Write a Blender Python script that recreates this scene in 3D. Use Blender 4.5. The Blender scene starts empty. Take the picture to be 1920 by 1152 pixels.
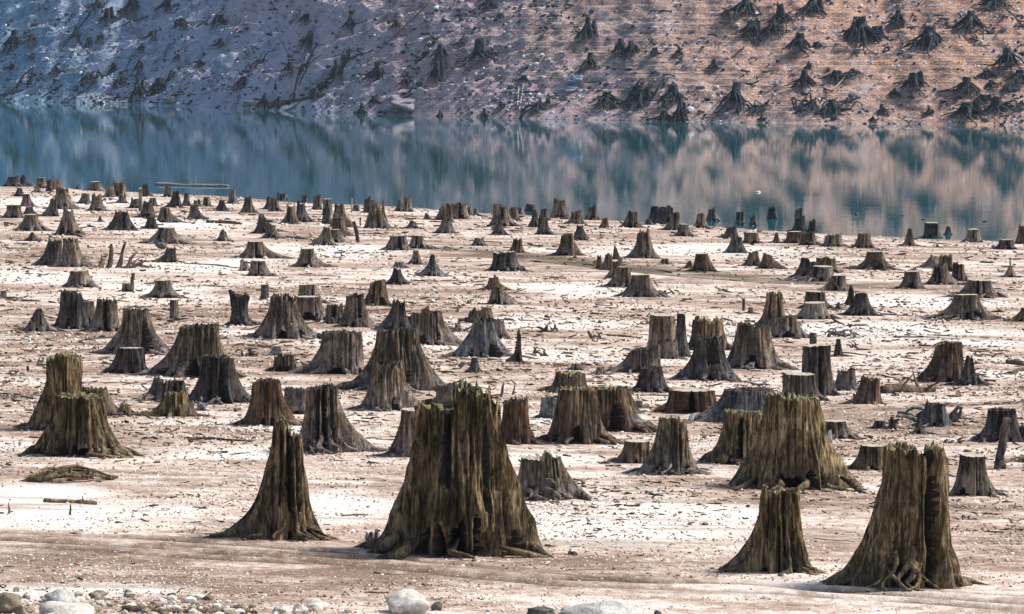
import bpy, math, random
import numpy as np

# ------------------------------------------------------------------ camera, sky, sun, exposure
FPX = 7000.0            # focal length in pixels of the 1920 px wide photograph
CAMZ = 9.0              # metres above the lake
PITCH = math.atan(516 / FPX)
scene = bpy.context.scene
cd = bpy.data.cameras.new('camera')
cd.sensor_width = 36.0
cd.lens = 36.0 * FPX / 1920.0
cd.clip_start = 1.0
cd.clip_end = 5000.0
cam = bpy.data.objects.new('camera', cd)
scene.collection.objects.link(cam)
cam.location = (0, 0, CAMZ)
cam.rotation_euler = (math.pi / 2 - PITCH, 0, 0)
scene.camera = cam

SUN_EL, SUN_AZ = 52.0, 78.0     # azimuth clockwise from +Y (away from the camera): behind and to the right
world = bpy.data.worlds.new('World')
scene.world = world
world.use_nodes = True
wn = world.node_tree
sky = wn.nodes.new('ShaderNodeTexSky')
sky.sky_type = 'NISHITA'
sky.sun_disc = False
sky.sun_elevation = math.radians(SUN_EL)
sky.sun_rotation = math.radians(SUN_AZ)
sky.air_density = 1.0
sky.dust_density = 2.0
bg = wn.nodes['Background']
bg.inputs['Strength'].default_value = 0.085
wn.links.new(sky.outputs[0], bg.inputs['Color'])
sd = bpy.data.lights.new('sun', 'SUN')
sd.energy = 3.0
sd.angle = math.radians(13)
sd.color = (1.0, 0.93, 0.84)
sun = bpy.data.objects.new('sun', sd)
scene.collection.objects.link(sun)
# a lamp shines along its local -Z; aim it from the sun towards the origin
import mathutils
_el, _az = math.radians(SUN_EL), math.radians(SUN_AZ)
_dir = mathutils.Vector((math.sin(_az) * math.cos(_el), math.cos(_az) * math.cos(_el), math.sin(_el)))
sun.rotation_euler = _dir.to_track_quat('Z', 'Y').to_euler()
scene.view_settings.view_transform = 'Standard'
scene.view_settings.look = 'None'
scene.view_settings.exposure = 0.78
scene.view_settings.gamma = 1.0

COL = scene.collection
RNG = np.random.RandomState(7)

# ------------------------------------------------------------------ noise
_perm = np.random.RandomState(3).permutation(256)
_perm = np.concatenate([_perm, _perm, _perm])
_gr = np.random.RandomState(4).normal(size=(256, 3))
_gr /= np.linalg.norm(_gr, axis=1)[:, None]

def pnoise(x, y, z=0.0):
    x, y, z = np.broadcast_arrays(np.asarray(x, float), np.asarray(y, float), np.asarray(z, float))
    xi, yi, zi = np.floor(x).astype(int), np.floor(y).astype(int), np.floor(z).astype(int)
    xf, yf, zf = x - xi, y - yi, z - zi
    u, v, w = [t * t * t * (t * (t * 6 - 15) + 10) for t in (xf, yf, zf)]
    def g(i, j, k):
        h = _perm[(_perm[(_perm[(xi + i) & 255] + yi + j) & 255] + zi + k) & 255]
        q = _gr[h]
        return q[..., 0] * (xf - i) + q[..., 1] * (yf - j) + q[..., 2] * (zf - k)
    def lp(a, b, t): return a + (b - a) * t
    return 1.6 * lp(lp(lp(g(0, 0, 0), g(1, 0, 0), u), lp(g(0, 1, 0), g(1, 1, 0), u), v),
                    lp(lp(g(0, 0, 1), g(1, 0, 1), u), lp(g(0, 1, 1), g(1, 1, 1), u), v), w)

def fbm(x, y, z=0.0, o=4, gain=0.5):
    s, a, f = 0, 1.0, 1.0
    for i in range(o):
        s = s + a * pnoise(x * f + 7.3 * i, y * f + 3.1 * i, np.asarray(z) * f + 1.7 * i)
        a *= gain; f *= 2.03
    return s

# ------------------------------------------------------------------ photo pixels to places
CP, SP = math.cos(PITCH), math.sin(PITCH)
def ray(px, py):
    a = (np.asarray(px, float) - 960) / FPX
    b = (576 - np.asarray(py, float)) / FPX
    return a, CP + b * SP, -SP + b * CP      # direction, not normalised

RUTS = []      # (x0,y0,x1,y1,half width,depth)
def ground_z(x, y):
    x = np.asarray(x, float); y = np.asarray(y, float)
    z = 0.0129 * (185 - y) - 0.01535 * x
    z = z + 0.05 * pnoise(x / 9.0, y / 16.0, 0.5) + 0.014 * pnoise(x / 2.2, y / 3.0, 4.5)
    return z

def hit(px, py, floor=-0.02):
    dx, dy, dz = ray(px, py)
    z = np.zeros_like(dx * 1.0)
    for _ in range(40):
        t = (z - CAMZ) / dz
        zn = np.maximum(ground_z(dx * t, dy * t), floor)
        z = z + 0.6 * (zn - z)
    t = (z - CAMZ) / dz
    return dx * t, dy * t, z

SHX = np.array([-600, -150, -100, -66.5, -45, -28.5, -14, 0, 12, 23, 36, 49, 75, 150, 600.])
SHY = np.array([900, 610, 545, 487, 462, 432, 408, 390, 378, 371, 366, 361, 356, 345, 330.])
def shore_y(x):
    x = np.asarray(x, float)
    return (np.interp(x, SHX, SHY) + np.interp(x - 6, SHX, SHY) + np.interp(x + 6, SHX, SHY)) / 3 \
        + 1.6 * pnoise(x / 7.0, 3.3) + 0.6 * pnoise(x / 2.0, 9.3)

def hill_z(x, y):
    x = np.asarray(x, float); y = np.asarray(y, float)
    d = y - shore_y(x)
    k = 0.56
    up = np.clip(d / 4.0, 0.12, 1.0)
    left = 1 / (1 + np.exp((x + 2) / 9.0))           # 1 on the rocky left, 0 on the terraced right
    z = k * np.minimum(d, 110)
    # gullies and ribs running down towards the left
    u = (x * 0.578 - d * 0.816); v = (x * 0.816 + d * 0.578)
    z = z + left * up * (1.5 * pnoise(u / 5.0, v / 22.0, 1.0) + 1.1 * (0.4 - np.abs(pnoise(u / 2.2, v / 11.0, 5.0)) * 2) + 0.3 * pnoise(u / 0.9, v / 3.2, 2.0))
    z = z + up * (0.7 * pnoise(x / 11.0, d / 9.0, 8.0) + 0.28 * fbm(x / 2.4, d / 2.4, 3.0, 4, 0.6))
    z = z + left * up * 0.5 * np.clip(pnoise(u / 3.1, v / 8.0, 21.0) * 6, -1, 1) * (pnoise(u / 12, v / 12, 3.3) > -.1)
    # old waterlines: narrow steps following the level
    zz = z + 0.25 * pnoise(x / 16.0, 0.3, 2.0)
    st = (zz / 0.62) % 1.0
    st2 = (zz / 0.23) % 1.0
    z = z + (1 - left) * up * (0.045 * np.clip(st * 4 - 2.6, -1, 1) + 0.03 * np.clip(st2 * 4 - 2.4, -1, 1))
    return z

def hill_hit(px, py):
    dx, dy, dz = [float(c) for c in ray(px, py)]
    Y = np.arange(330.0, 700.0, 0.25)
    t = Y / dy
    X = dx * t; Z = CAMZ + dz * t
    h = hill_z(X, Y)
    k = np.argmax(h >= Z)
    if k == 0: k = len(Y) - 1
    return float(X[k]), float(Y[k]), float(h[k])

# ------------------------------------------------------------------ mesh helpers
class MB:
    def __init__(s): s.v = []; s.q = []; s.t = []; s.mq = []; s.mt = []; s.n = 0
    def add(s, verts, quads=None, tris=None, mat=0, qmat=None):
        verts = np.asarray(verts, float).reshape(-1, 3)
        s.v.append(verts)
        if quads is not None and len(quads):
            q = np.asarray(quads, int).reshape(-1, 4) + s.n; s.q.append(q); s.mq.append(np.full(len(q), mat) if qmat is None else np.asarray(qmat))
        if tris is not None and len(tris):
            t = np.asarray(tris, int).reshape(-1, 3) + s.n; s.t.append(t); s.mt.append(np.full(len(t), mat))
        s.n += len(verts)
    def mesh(s, name, mats, smooth=True, attrs=None):
        V = np.concatenate(s.v)
        Q = np.concatenate(s.q) if s.q else np.zeros((0, 4), int)
        T = np.concatenate(s.t) if s.t else np.zeros((0, 3), int)
        m = bpy.data.meshes.new(name)
        m.vertices.add(len(V)); m.vertices.foreach_set('co', V.astype(np.float32).ravel())
        m.loops.add(Q.size + T.size)
        m.loops.foreach_set('vertex_index', np.concatenate([Q.ravel(), T.ravel()]).astype(np.int32))
        nf = len(Q) + len(T)
        m.polygons.add(nf)
        ls = np.concatenate([np.arange(len(Q)) * 4, Q.size + np.arange(len(T)) * 3]).astype(np.int32)
        m.polygons.foreach_set('loop_start', ls)
        mi = np.concatenate((s.mq or [np.zeros(0)]) + (s.mt or [np.zeros(0)])).astype(np.int32)
        m.polygons.foreach_set('material_index', mi)
        m.polygons.foreach_set('use_smooth', np.full(nf, smooth))
        for mm in (mats if isinstance(mats, (list, tuple)) else [mats]): m.materials.append(mm)
        if attrs:
            for k, a in attrs.items():
                at = m.attributes.new(k, 'FLOAT', 'POINT'); at.data.foreach_set('value', a.astype(np.float32).ravel())
        m.update(calc_edges=True); m.validate()
        return m
    def obj(s, name, mats, parent=None, loc=(0, 0, 0), smooth=True, attrs=None):
        o = bpy.data.objects.new(name, s.mesh(name, mats, smooth, attrs))
        COL.objects.link(o); o.location = loc
        if parent is not None: o.parent = parent
        return o

def grid_quads(nr, nc, wrap=False):
    r = np.arange(nr - 1)[:, None]; c = np.arange(nc if wrap else nc - 1)[None, :]
    c2 = (c + 1) % nc
    return np.stack([r * nc + c, r * nc + c2, (r + 1) * nc + c2, (r + 1) * nc + c], -1).reshape(-1, 4)

def tube(mb, pts, rad, n=7, seed=0, rough=0.12, mat=0, twist=0.0):
    pts = np.asarray(pts, float); rad = np.asarray(rad, float)
    m = len(pts)
    tg = np.gradient(pts, axis=0); tg /= np.linalg.norm(tg, axis=1)[:, None] + 1e-9
    ref = np.array([0, 0, 1.0]) if abs(tg[:, 2]).mean() < 0.8 else np.array([0, 1.0, 0])
    a = np.cross(tg, ref); a /= np.linalg.norm(a, axis=1)[:, None] + 1e-9
    b = np.cross(a, tg)
    th = np.arange(n) * 2 * math.pi / n
    rr = rad[:, None] * (1 + rough * pnoise(np.cos(th)[None] * 1.3 + seed, np.sin(th)[None] * 1.3, np.arange(m)[:, None] * 0.35 + seed * 1.7) * 2)
    V = pts[:, None, :] + rr[..., None] * (np.cos(th)[None, :, None] * a[:, None, :] + np.sin(th)[None, :, None] * b[:, None, :])
    mb.add(V.reshape(-1, 3), grid_quads(m, n, True), mat=mat)
    base = mb.n - m * n
    for row, flip in ((0, 1), (m - 1, 0)):           # end caps
        c = pts[row]; ring = base + row * n + np.arange(n)
        mb.v.append(c[None]); ci = mb.n; mb.n += 1
        nx = np.roll(ring, -1)
        T = np.stack([ring, nx, np.full(n, ci)], 1) if not flip else np.stack([nx, ring, np.full(n, ci)], 1)
        mb.t.append(T); mb.mt.append(np.full(n, mat))

# ------------------------------------------------------------------ materials
def newmat(name):
    m = bpy.data.materials.new(name); m.use_nodes = True
    nt = m.node_tree
    b = nt.nodes['Principled BSDF']
    return m, nt, b
def N(nt, t, **kw):
    n = nt.nodes.new(t)
    for k, v in kw.items():
        if k == 'op': n.operation = v
        elif k in n.inputs: n.inputs[k].default_value = v
        else: setattr(n, k, v)
    return n
def ramp(nt, stops, interp='LINEAR'):
    r = nt.nodes.new('ShaderNodeValToRGB'); r.color_ramp.interpolation = interp
    e = r.color_ramp.elements
    while len(e) < len(stops): e.new(0.5)
    for i, (p, c) in enumerate(stops):
        e[i].position = p; e[i].color = tuple(c) + (1,) if len(c) == 3 else c
    return r
def mixc(nt, fac, a, b, mode='MIX'):
    m = nt.nodes.new('ShaderNodeMix'); m.data_type = 'RGBA'; m.blend_type = mode
    for sock, v in ((m.inputs[0], fac), (m.inputs[6], a), (m.inputs[7], b)):
        if isinstance(v, bpy.types.NodeSocket): nt.links.new(v, sock)
        elif isinstance(v, (int, float)): sock.default_value = v
        else: sock.default_value = tuple(v) + (1,)
    return m.outputs[2]
def noise(nt, vec, scale, detail=4, rough=0.55, mapping=None, dist=0.0):
    if mapping is not None:
        mp = nt.nodes.new('ShaderNodeMapping'); mp.inputs['Scale'].default_value = mapping
        nt.links.new(vec, mp.inputs[0]); vec = mp.outputs[0]
    n = nt.nodes.new('ShaderNodeTexNoise'); n.inputs['Scale'].default_value = scale
    n.inputs['Detail'].default_value = detail; n.inputs['Roughness'].default_value = rough
    n.inputs['Distortion'].default_value = dist
    nt.links.new(vec, n.inputs['Vector'])
    return n.outputs[0]
def mrange(nt, v, a, b, c=0.0, d=1.0):
    m = nt.nodes.new('ShaderNodeMapRange'); nt.links.new(v, m.inputs[0])
    for i, x in enumerate((a, b, c, d)): m.inputs[i + 1].default_value = x
    return m.outputs[0]

def wood(name, dark, mid, light, patch, patch_amt=0.5, silt=(0.30, 0.26, 0.27), silt_amt=0.5, grain=1.0):
    m, nt, b = newmat(name)
    tc = nt.nodes.new('ShaderNodeTexCoord'); v = tc.outputs['Object']
    oi = nt.nodes.new('ShaderNodeObjectInfo')
    add = nt.nodes.new('ShaderNodeVectorMath'); add.operation = 'ADD'
    sc = nt.nodes.new('ShaderNodeVectorMath'); sc.operation = 'SCALE'; sc.inputs['Scale'].default_value = 37.0
    cmb = nt.nodes.new('ShaderNodeCombineXYZ')
    for i in range(3): nt.links.new(oi.outputs['Random'], cmb.inputs[i])
    nt.links.new(cmb.outputs[0], sc.inputs[0]); nt.links.new(v, add.inputs[0]); nt.links.new(sc.outputs[0], add.inputs[1])
    v2 = add.outputs[0]
    g1 = noise(nt, v2, 1.0, 7, 0.68, (14 * grain, 14 * grain, 1.9), 0.7)
    g2 = noise(nt, v2, 1.0, 3, 0.5, (46 * grain, 46 * grain, 7.0), 0.5)
    big = noise(nt, v2, 1.7, 4, 0.6)
    spot = noise(nt, v2, 11.0, 5, 0.65)
    r = ramp(nt, [(0.39, dark), (0.485, mid), (0.61, light)])
    nt.links.new(g1, r.inputs[0])
    c = mixc(nt, mrange(nt, big, 0.42, 0.68, 0, patch_amt), r.outputs[0], patch)
    c = mixc(nt, mrange(nt, g2, 0.38, 0.60, 0.7, 0.0), c, (dark[0] * 0.5, dark[1] * 0.5, dark[2] * 0.5))
    tone = noise(nt, v2, 2.6, 5, 0.62, (1, 1, 0.55), 0.6)
    c = mixc(nt, mrange(nt, tone, 0.54, 0.66, 0, 0.45), c, tuple(min(1, x * 1.25 + .03) for x in light))
    c = mixc(nt, mrange(nt, tone, 0.47, 0.34, 0, 0.75), c, tuple(x * 1.1 for x in dark))
    c = mixc(nt, mrange(nt, noise(nt, v2, 7.0, 2, 0.5, (1, 1, 0.45)), 0.66, 0.72, 0, 0.85), c, tuple(x * .6 for x in dark))
    # pale dried silt on the lower part and in patches
    sp = nt.nodes.new('ShaderNodeSeparateXYZ'); nt.links.new(v, sp.inputs[0])
    lo = mrange(nt, sp.outputs[2], 0.55, 0.0, 0.0, 1.0)
    mul = N(nt, 'ShaderNodeMath', op='MULTIPLY'); nt.links.new(lo, mul.inputs[0])
    nt.links.new(mrange(nt, spot, 0.42, 0.62, 0.0, silt_amt), mul.inputs[1])
    c = mixc(nt, mul.outputs[0], c, silt)
    hs = nt.nodes.new('ShaderNodeHueSaturation'); nt.links.new(c, hs.inputs['Color'])
    nt.links.new(mrange(nt, oi.outputs['Random'], 0, 1, 0.72, 1.28), hs.inputs['Value'])
    nt.links.new(hs.outputs[0], b.inputs['Base Color'])
    b.inputs['Roughness'].default_value = 0.85
    b.inputs['Specular IOR Level'].default_value = 0.25
    ad = N(nt, 'ShaderNodeMath', op='MULTIPLY_ADD'); nt.links.new(g2, ad.inputs[0]); ad.inputs[1].default_value = 0.35
    nt.links.new(g1, ad.inputs[2])
    bp = nt.nodes.new('ShaderNodeBump'); bp.inputs['Strength'].default_value = 1.0; bp.inputs['Distance'].default_value = 0.11
    nt.links.new(ad.outputs[0], bp.inputs['Height']); nt.links.new(bp.outputs[0], b.inputs['Normal'])
    return m

W = {
 'm': wood('mossy_wood', (0.026, 0.020, 0.010), (0.215, 0.148, 0.070), (0.60, 0.455, 0.25), (0.165, 0.130, 0.038), 0.45, silt_amt=0.35),
 'b': wood('brown_wood', (0.026, 0.018, 0.012), (0.185, 0.125, 0.075), (0.46, 0.33, 0.21), (0.125, 0.105, 0.055), 0.5),
 'w': wood('weathered_wood', (0.030, 0.024, 0.020), (0.180, 0.130, 0.080), (0.52, 0.41, 0.29), (0.115, 0.108, 0.075), 0.55, silt=(0.42, 0.38, 0.38), silt_amt=0.95),
 'd': wood('dark_wood', (0.014, 0.014, 0.015), (0.080, 0.066, 0.054), (0.24, 0.20, 0.165), (0.045, 0.055, 0.062), 0.6, silt=(0.34, 0.31, 0.33), silt_amt=0.7),
 'y': wood('blue_grey_wood', (0.030, 0.034, 0.036), (0.150, 0.152, 0.148), (0.37, 0.37, 0.35), (0.095, 0.110, 0.112), 0.6, (0.46, 0.45, 0.48), .8),
 'r': wood('reddish_wood', (0.040, 0.022, 0.014), (0.230, 0.120, 0.062), (0.46, 0.28, 0.16), (0.12, 0.08, 0.045), 0.5),
 'L': wood('bleached_wood', (0.35, 0.32, 0.29), (0.62, 0.57, 0.53), (0.80, 0.76, 0.72), (0.50, 0.46, 0.42), 0.3),
 'l': wood('pale_wood', (0.12, 0.10, 0.08), (0.36, 0.31, 0.25), (0.58, 0.52, 0.45), (0.26, 0.22, 0.17), 0.4),
}
ENDS = {}
def endmat(name, a, bcol):
    m, nt, b = newmat(name)
    tc = nt.nodes.new('ShaderNodeTexCoord')
    n = noise(nt, tc.outputs['Object'], 9.0, 6, 0.65)
    r = ramp(nt, [(0.35, a), (0.65, bcol)]); nt.links.new(n, r.inputs[0]); nt.links.new(r.outputs[0], b.inputs['Base Color'])
    b.inputs['Roughness'].default_value = 0.9
    bp = nt.nodes.new('ShaderNodeBump'); bp.inputs['Distance'].default_value = 0.03
    nt.links.new(n, bp.inputs['Height']); nt.links.new(bp.outputs[0], b.inputs['Normal'])
    return m
M_CUT = endmat('sawn_wood', (0.24, 0.20, 0.14), (0.60, 0.56, 0.46))
M_ROT = endmat('rotten_wood_moss', (0.030, 0.026, 0.012), (0.30, 0.27, 0.13))

M_ROT_SHADE = endmat('rot_and_hollow_shade', (0.010, 0.009, 0.008), (0.045, 0.034, 0.024))  # near-black: rotten wood plus painted shade inside cavities and root arches

def rockmat(name, a, bcol, scale=3.0):
    m, nt, b = newmat(name)
    tc = nt.nodes.new('ShaderNodeTexCoord')
    n = noise(nt, tc.outputs['Object'], scale, 8, 0.65)
    n2 = noise(nt, tc.outputs['Object'], scale * 8, 3, 0.6)
    r = ramp(nt, [(0.32, a), (0.62, bcol)]); nt.links.new(n, r.inputs[0])
    c = mixc(nt, mrange(nt, n2, 0.3, 0.7, 0.5, 0), r.outputs[0], tuple(x * 0.45 for x in a))
    nt.links.new(c, b.inputs['Base Color']); b.inputs['Roughness'].default_value = 0.9
    bp = nt.nodes.new('ShaderNodeBump'); bp.inputs['Distance'].default_value = 0.06 * 3 / scale
    nt.links.new(n, bp.inputs['Height']); nt.links.new(bp.outputs[0], b.inputs['Normal'])
    return m

# ground
def ground_material():
    m, nt, b = newmat('dry_lake_bed')
    tc = nt.nodes.new('ShaderNodeTexCoord'); v = tc.outputs['Object']
    wh = nt.nodes.new('ShaderNodeAttribute'); wh.attribute_name = 'white'
    ru = nt.nodes.new('ShaderNodeAttribute'); ru.attribute_name = 'rut'
    n1 = noise(nt, v, 0.13, 6, 0.66, (0.8, 1.3, 1))
    n2 = noise(nt, v, 0.55, 5, 0.65, (0.7, 1.2, 1))
    n3 = noise(nt, v, 5.0, 5, 0.7, (1.0, 1.0, 1))
    n4 = noise(nt, v, 20.0, 3, 0.7)
    r1 = ramp(nt, [(0.39, (0.23, 0.155, 0.115)), (0.47, (0.38, 0.275, 0.215)), (0.55, (0.52, 0.405, 0.335)), (0.66, (0.76, 0.67, 0.60))])
    ad = N(nt, 'ShaderNodeMath', op='ADD'); nt.links.new(mrange(nt, n1, 0.2, 0.8, 0.0, 0.5), ad.inputs[0]); nt.links.new(mrange(nt, n2, 0.2, 0.8, 0.0, 0.55), ad.inputs[1])
    ad2 = N(nt, 'ShaderNodeMath', op='ADD'); nt.links.new(ad.outputs[0], ad2.inputs[0]); nt.links.new(mrange(nt, n3, 0.3, 0.7, -0.14, 0.14), ad2.inputs[1])
    nt.links.new(ad2.outputs[0], r1.inputs[0])
    c = mixc(nt, wh.outputs['Fac'], r1.outputs[0], (0.86, 0.82, 0.76))
    c = mixc(nt, ru.outputs['Fac'], c, (0.085, 0.055, 0.032))
    c = mixc(nt, mrange(nt, n4, 0.56, 0.68, 0, 0.75), c, (0.26, 0.19, 0.13))
    c = mixc(nt, mrange(nt, n4, 0.42, 0.33, 0, 0.6), c, (0.88, 0.85, 0.80))
    # damp darker margin by the water
    sp = nt.nodes.new('ShaderNodeSeparateXYZ'); nt.links.new(v, sp.inputs[0])
    c = mixc(nt, mrange(nt, sp.outputs[2], 0.045, 0.0, 0.0, 0.7), c, (0.16, 0.15, 0.15))
    nt.links.new(c, b.inputs['Base Color']); b.inputs['Roughness'].default_value = 0.95
    b.inputs['Specular IOR Level'].default_value = 0.15
    bm = N(nt, 'ShaderNodeMath', op='MULTIPLY_ADD'); nt.links.new(n4, bm.inputs[0]); bm.inputs[1].default_value = 0.35; nt.links.new(n3, bm.inputs[2])
    bp = nt.nodes.new('ShaderNodeBump'); bp.inputs['Distance'].default_value = 0.05; bp.inputs['Strength'].default_value = 0.8
    nt.links.new(bm.outputs[0], bp.inputs['Height']); nt.links.new(bp.outputs[0], b.inputs['Normal'])
    return m

def hill_material():
    m, nt, b = newmat('eroded_bank')
    tc = nt.nodes.new('ShaderNodeTexCoord'); v = tc.outputs['Object']
    sp = nt.nodes.new('ShaderNodeSeparateXYZ'); nt.links.new(v, sp.inputs[0])
    big = noise(nt, v, 0.07, 4, 0.6)
    med = noise(nt, v, 0.45, 6, 0.68)
    fine = noise(nt, v, 2.2, 6, 0.75)
    spk = noise(nt, v, 4.5, 2, 0.6)
    xs = N(nt, 'ShaderNodeMath', op='MULTIPLY_ADD'); nt.links.new(mrange(nt, big, 0.3, 0.7, -14, 14), xs.inputs[0]); xs.inputs[1].default_value = 1.0
    nt.links.new(sp.outputs[0], xs.inputs[2])
    # z pushes the warm soil boundary: higher on the right is warmer
    xz = N(nt, 'ShaderNodeMath', op='MULTIPLY_ADD'); nt.links.new(sp.outputs[2], xz.inputs[0]); xz.inputs[1].default_value = 0.6; nt.links.new(xs.outputs[0], xz.inputs[2])
    t = mrange(nt, xz.outputs[0], -65, 55)
    warm = ramp(nt, [(0.0, (0.20, 0.38, 0.52)), (0.28, (0.44, 0.44, 0.56)), (0.48, (0.52, 0.41, 0.44)), (0.66, (0.50, 0.37, 0.32)), (0.88, (0.54, 0.325, 0.22))])  # blue stops paint the shaded left side's cool cast into the bank colour
    nt.links.new(t, warm.inputs[0])
    # strata of old waterlines
    zz = nt.nodes.new('ShaderNodeCombineXYZ'); nt.links.new(sp.outputs[2], zz.inputs[2])
    st = noise(nt, v, 1.0, 4, 0.7, (0.03, 0.0, 5.5))
    stm = N(nt, 'ShaderNodeMath', op='MULTIPLY'); nt.links.new(mrange(nt, st, 0.44, 0.54, 0.9, 0.0), stm.inputs[0]); nt.links.new(mrange(nt, noise(nt, v, .5, 4, .6, (1, 1, 2)), .35, .6, 0.1, 1.0), stm.inputs[1])
    c = mixc(nt, stm.outputs[0], warm.outputs[0], (0.24, 0.13, 0.10))
    left = mrange(nt, sp.outputs[0], -5, -25, 0, 1)
    c = mixc(nt, left, c, warm.outputs[0])
    c = mixc(nt, mrange(nt, med, 0.50, 0.32, 0.0, 0.75), c, (0.045, 0.062, 0.095))
    c = mixc(nt, mrange(nt, med, 0.54, 0.68, 0.0, 0.6), c, (0.55, 0.51, 0.58))
    c = mixc(nt, mrange(nt, fine, 0.44, 0.32, 0, 0.7), c, (0.035, 0.04, 0.06))
    c = mixc(nt, mrange(nt, spk, 0.58, 0.66, 0, 0.8), c, (0.75, 0.71, 0.70))
    nt.links.new(c, b.inputs['Base Color']); b.inputs['Roughness'].default_value = 0.95
    b.inputs['Specular IOR Level'].default_value = 0.15
    bm = N(nt, 'ShaderNodeMath', op='MULTIPLY_ADD'); nt.links.new(fine, bm.inputs[0]); bm.inputs[1].default_value = 0.5; nt.links.new(med, bm.inputs[2])
    bp = nt.nodes.new('ShaderNodeBump'); bp.inputs['Distance'].default_value = 0.45; bp.inputs['Strength'].default_value = 1.0
    nt.links.new(bm.outputs[0], bp.inputs['Height']); nt.links.new(bp.outputs[0], b.inputs['Normal'])
    return m

def water_material():
    m, nt, b = newmat('lake_water')
    tc = nt.nodes.new('ShaderNodeTexCoord'); v = tc.outputs['Object']
    n = noise(nt, v, 0.5, 3, 0.5, (0.25, 2.2, 1))
    n2 = noise(nt, v, 3.0, 2, 0.5, (0.5, 1.5, 1))
    ad = N(nt, 'ShaderNodeMath', op='MULTIPLY_ADD'); nt.links.new(n2, ad.inputs[0]); ad.inputs[1].default_value = 0.12; nt.links.new(n, ad.inputs[2])
    bp = nt.nodes.new('ShaderNodeBump'); bp.inputs['Distance'].default_value = 0.003; bp.inputs['Strength'].default_value = 1.0
    nt.links.new(ad.outputs[0], bp.inputs['Height']); nt.links.new(bp.outputs[0], b.inputs['Normal'])
    b.inputs['Base Color'].default_value = (0.018, 0.125, 0.155, 1)
    b.inputs['Roughness'].default_value = 0.022
    b.inputs['IOR'].default_value = 1.4
    return m

# ------------------------------------------------------------------ the setting
def world_patch(px, py, rx, ry):
    x, y, z = hit(px, py); x0, y0, _ = hit(px, py + ry); x1, y1, _ = hit(px, py - ry)
    return float(x), float(y), rx * float(y) / FPX, abs(float(y1) - float(y0)) / 2
WHITE = [world_patch(*a) for a in [
    (1160, 985, 260, 38), (1330, 960, 150, 18), (180, 965, 220, 30), (60, 925, 150, 25), (1010, 607, 190, 14), (1330, 640, 90, 10), (1620, 615, 330, 16),
    (1040, 668, 180, 9), (640, 950, 120, 30), (90, 1110, 260, 18), (1750, 640, 200, 10), (330, 418, 160, 12), (1330, 470, 220, 12), (1720, 565, 170, 14),
    (900, 795, 120, 25), (1640, 865, 80, 10), (420, 850, 150, 12), (520, 800, 130, 9), (120, 380, 200, 12), (80, 520, 170, 14), (300, 540, 120, 12), (620, 470, 160, 12),
    (1100, 545, 140, 14), (380, 500, 150, 14), (1250, 960, 250, 20), (1850, 400, 10, 3), (1010, 860, 160, 14), (700, 640, 120, 6), (1830, 700, 120, 8)]]
def polyline(pts): return [tuple(float(c) for c in hit(px, py)[:2]) for px, py in pts]
TRACKS = [  # (world polyline, half width m, strength)
    (polyline([(-60, 1010), (300, 1028), (640, 1060), (1000, 1085), (1400, 1098), (1980, 1135)]), 0.16, 0.9),
    (polyline([(-60, 1022), (330, 1045), (700, 1068), (1060, 1100), (1500, 1118), (1980, 1148)]), 0.10, 0.7),
    (polyline([(-60, 1000), (300, 1012), (560, 1030), (900, 1062)]), 0.12, 0.5),
    (polyline([(330, 1024), (460, 1034), (640, 1046), (760, 1050)]), 0.10, 0.6),
    (polyline([(1020, 1078), (1300, 1096), (1640, 1110), (1960, 1118)]), 0.09, 0.7),
    (polyline([(-60, 872), (300, 888), (700, 900), (980, 930)]), 0.18, 0.28),
    (polyline([(840, 466), (1000, 480), (1180, 502), (1330, 515), (1480, 527), (1620, 536)]), 1.5, 0.6),
    (polyline([(880, 478), (1100, 498), (1300, 520), (1480, 532)]), 0.7, 0.6),
    (polyline([(-40, 640), (200, 632), (330, 626)]), 0.3, 0.3),
    (polyline([(1650, 765), (1800, 758), (1960, 752)]), 0.4, 0.45),
    (polyline([(1620, 640), (1800, 636), (1960, 640)]), 0.2, 0.3),
    (polyline([(1200, 880), (1500, 925), (1960, 960)]), 0.15, 0.25),
]
def seg_dist(x, y, pl):
    best = np.full(x.shape, 1e9)
    for (ax, ay), (bx, by) in zip(pl[:-1], pl[1:]):
        t = np.clip(((x - ax) * (bx - ax) + (y - ay) * (by - ay)) / ((bx - ax) ** 2 + (by - ay) ** 2), 0, 1)
        best = np.minimum(best, np.hypot(x - ax - t * (bx - ax), y - ay - t * (by - ay)))
    return best

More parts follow.
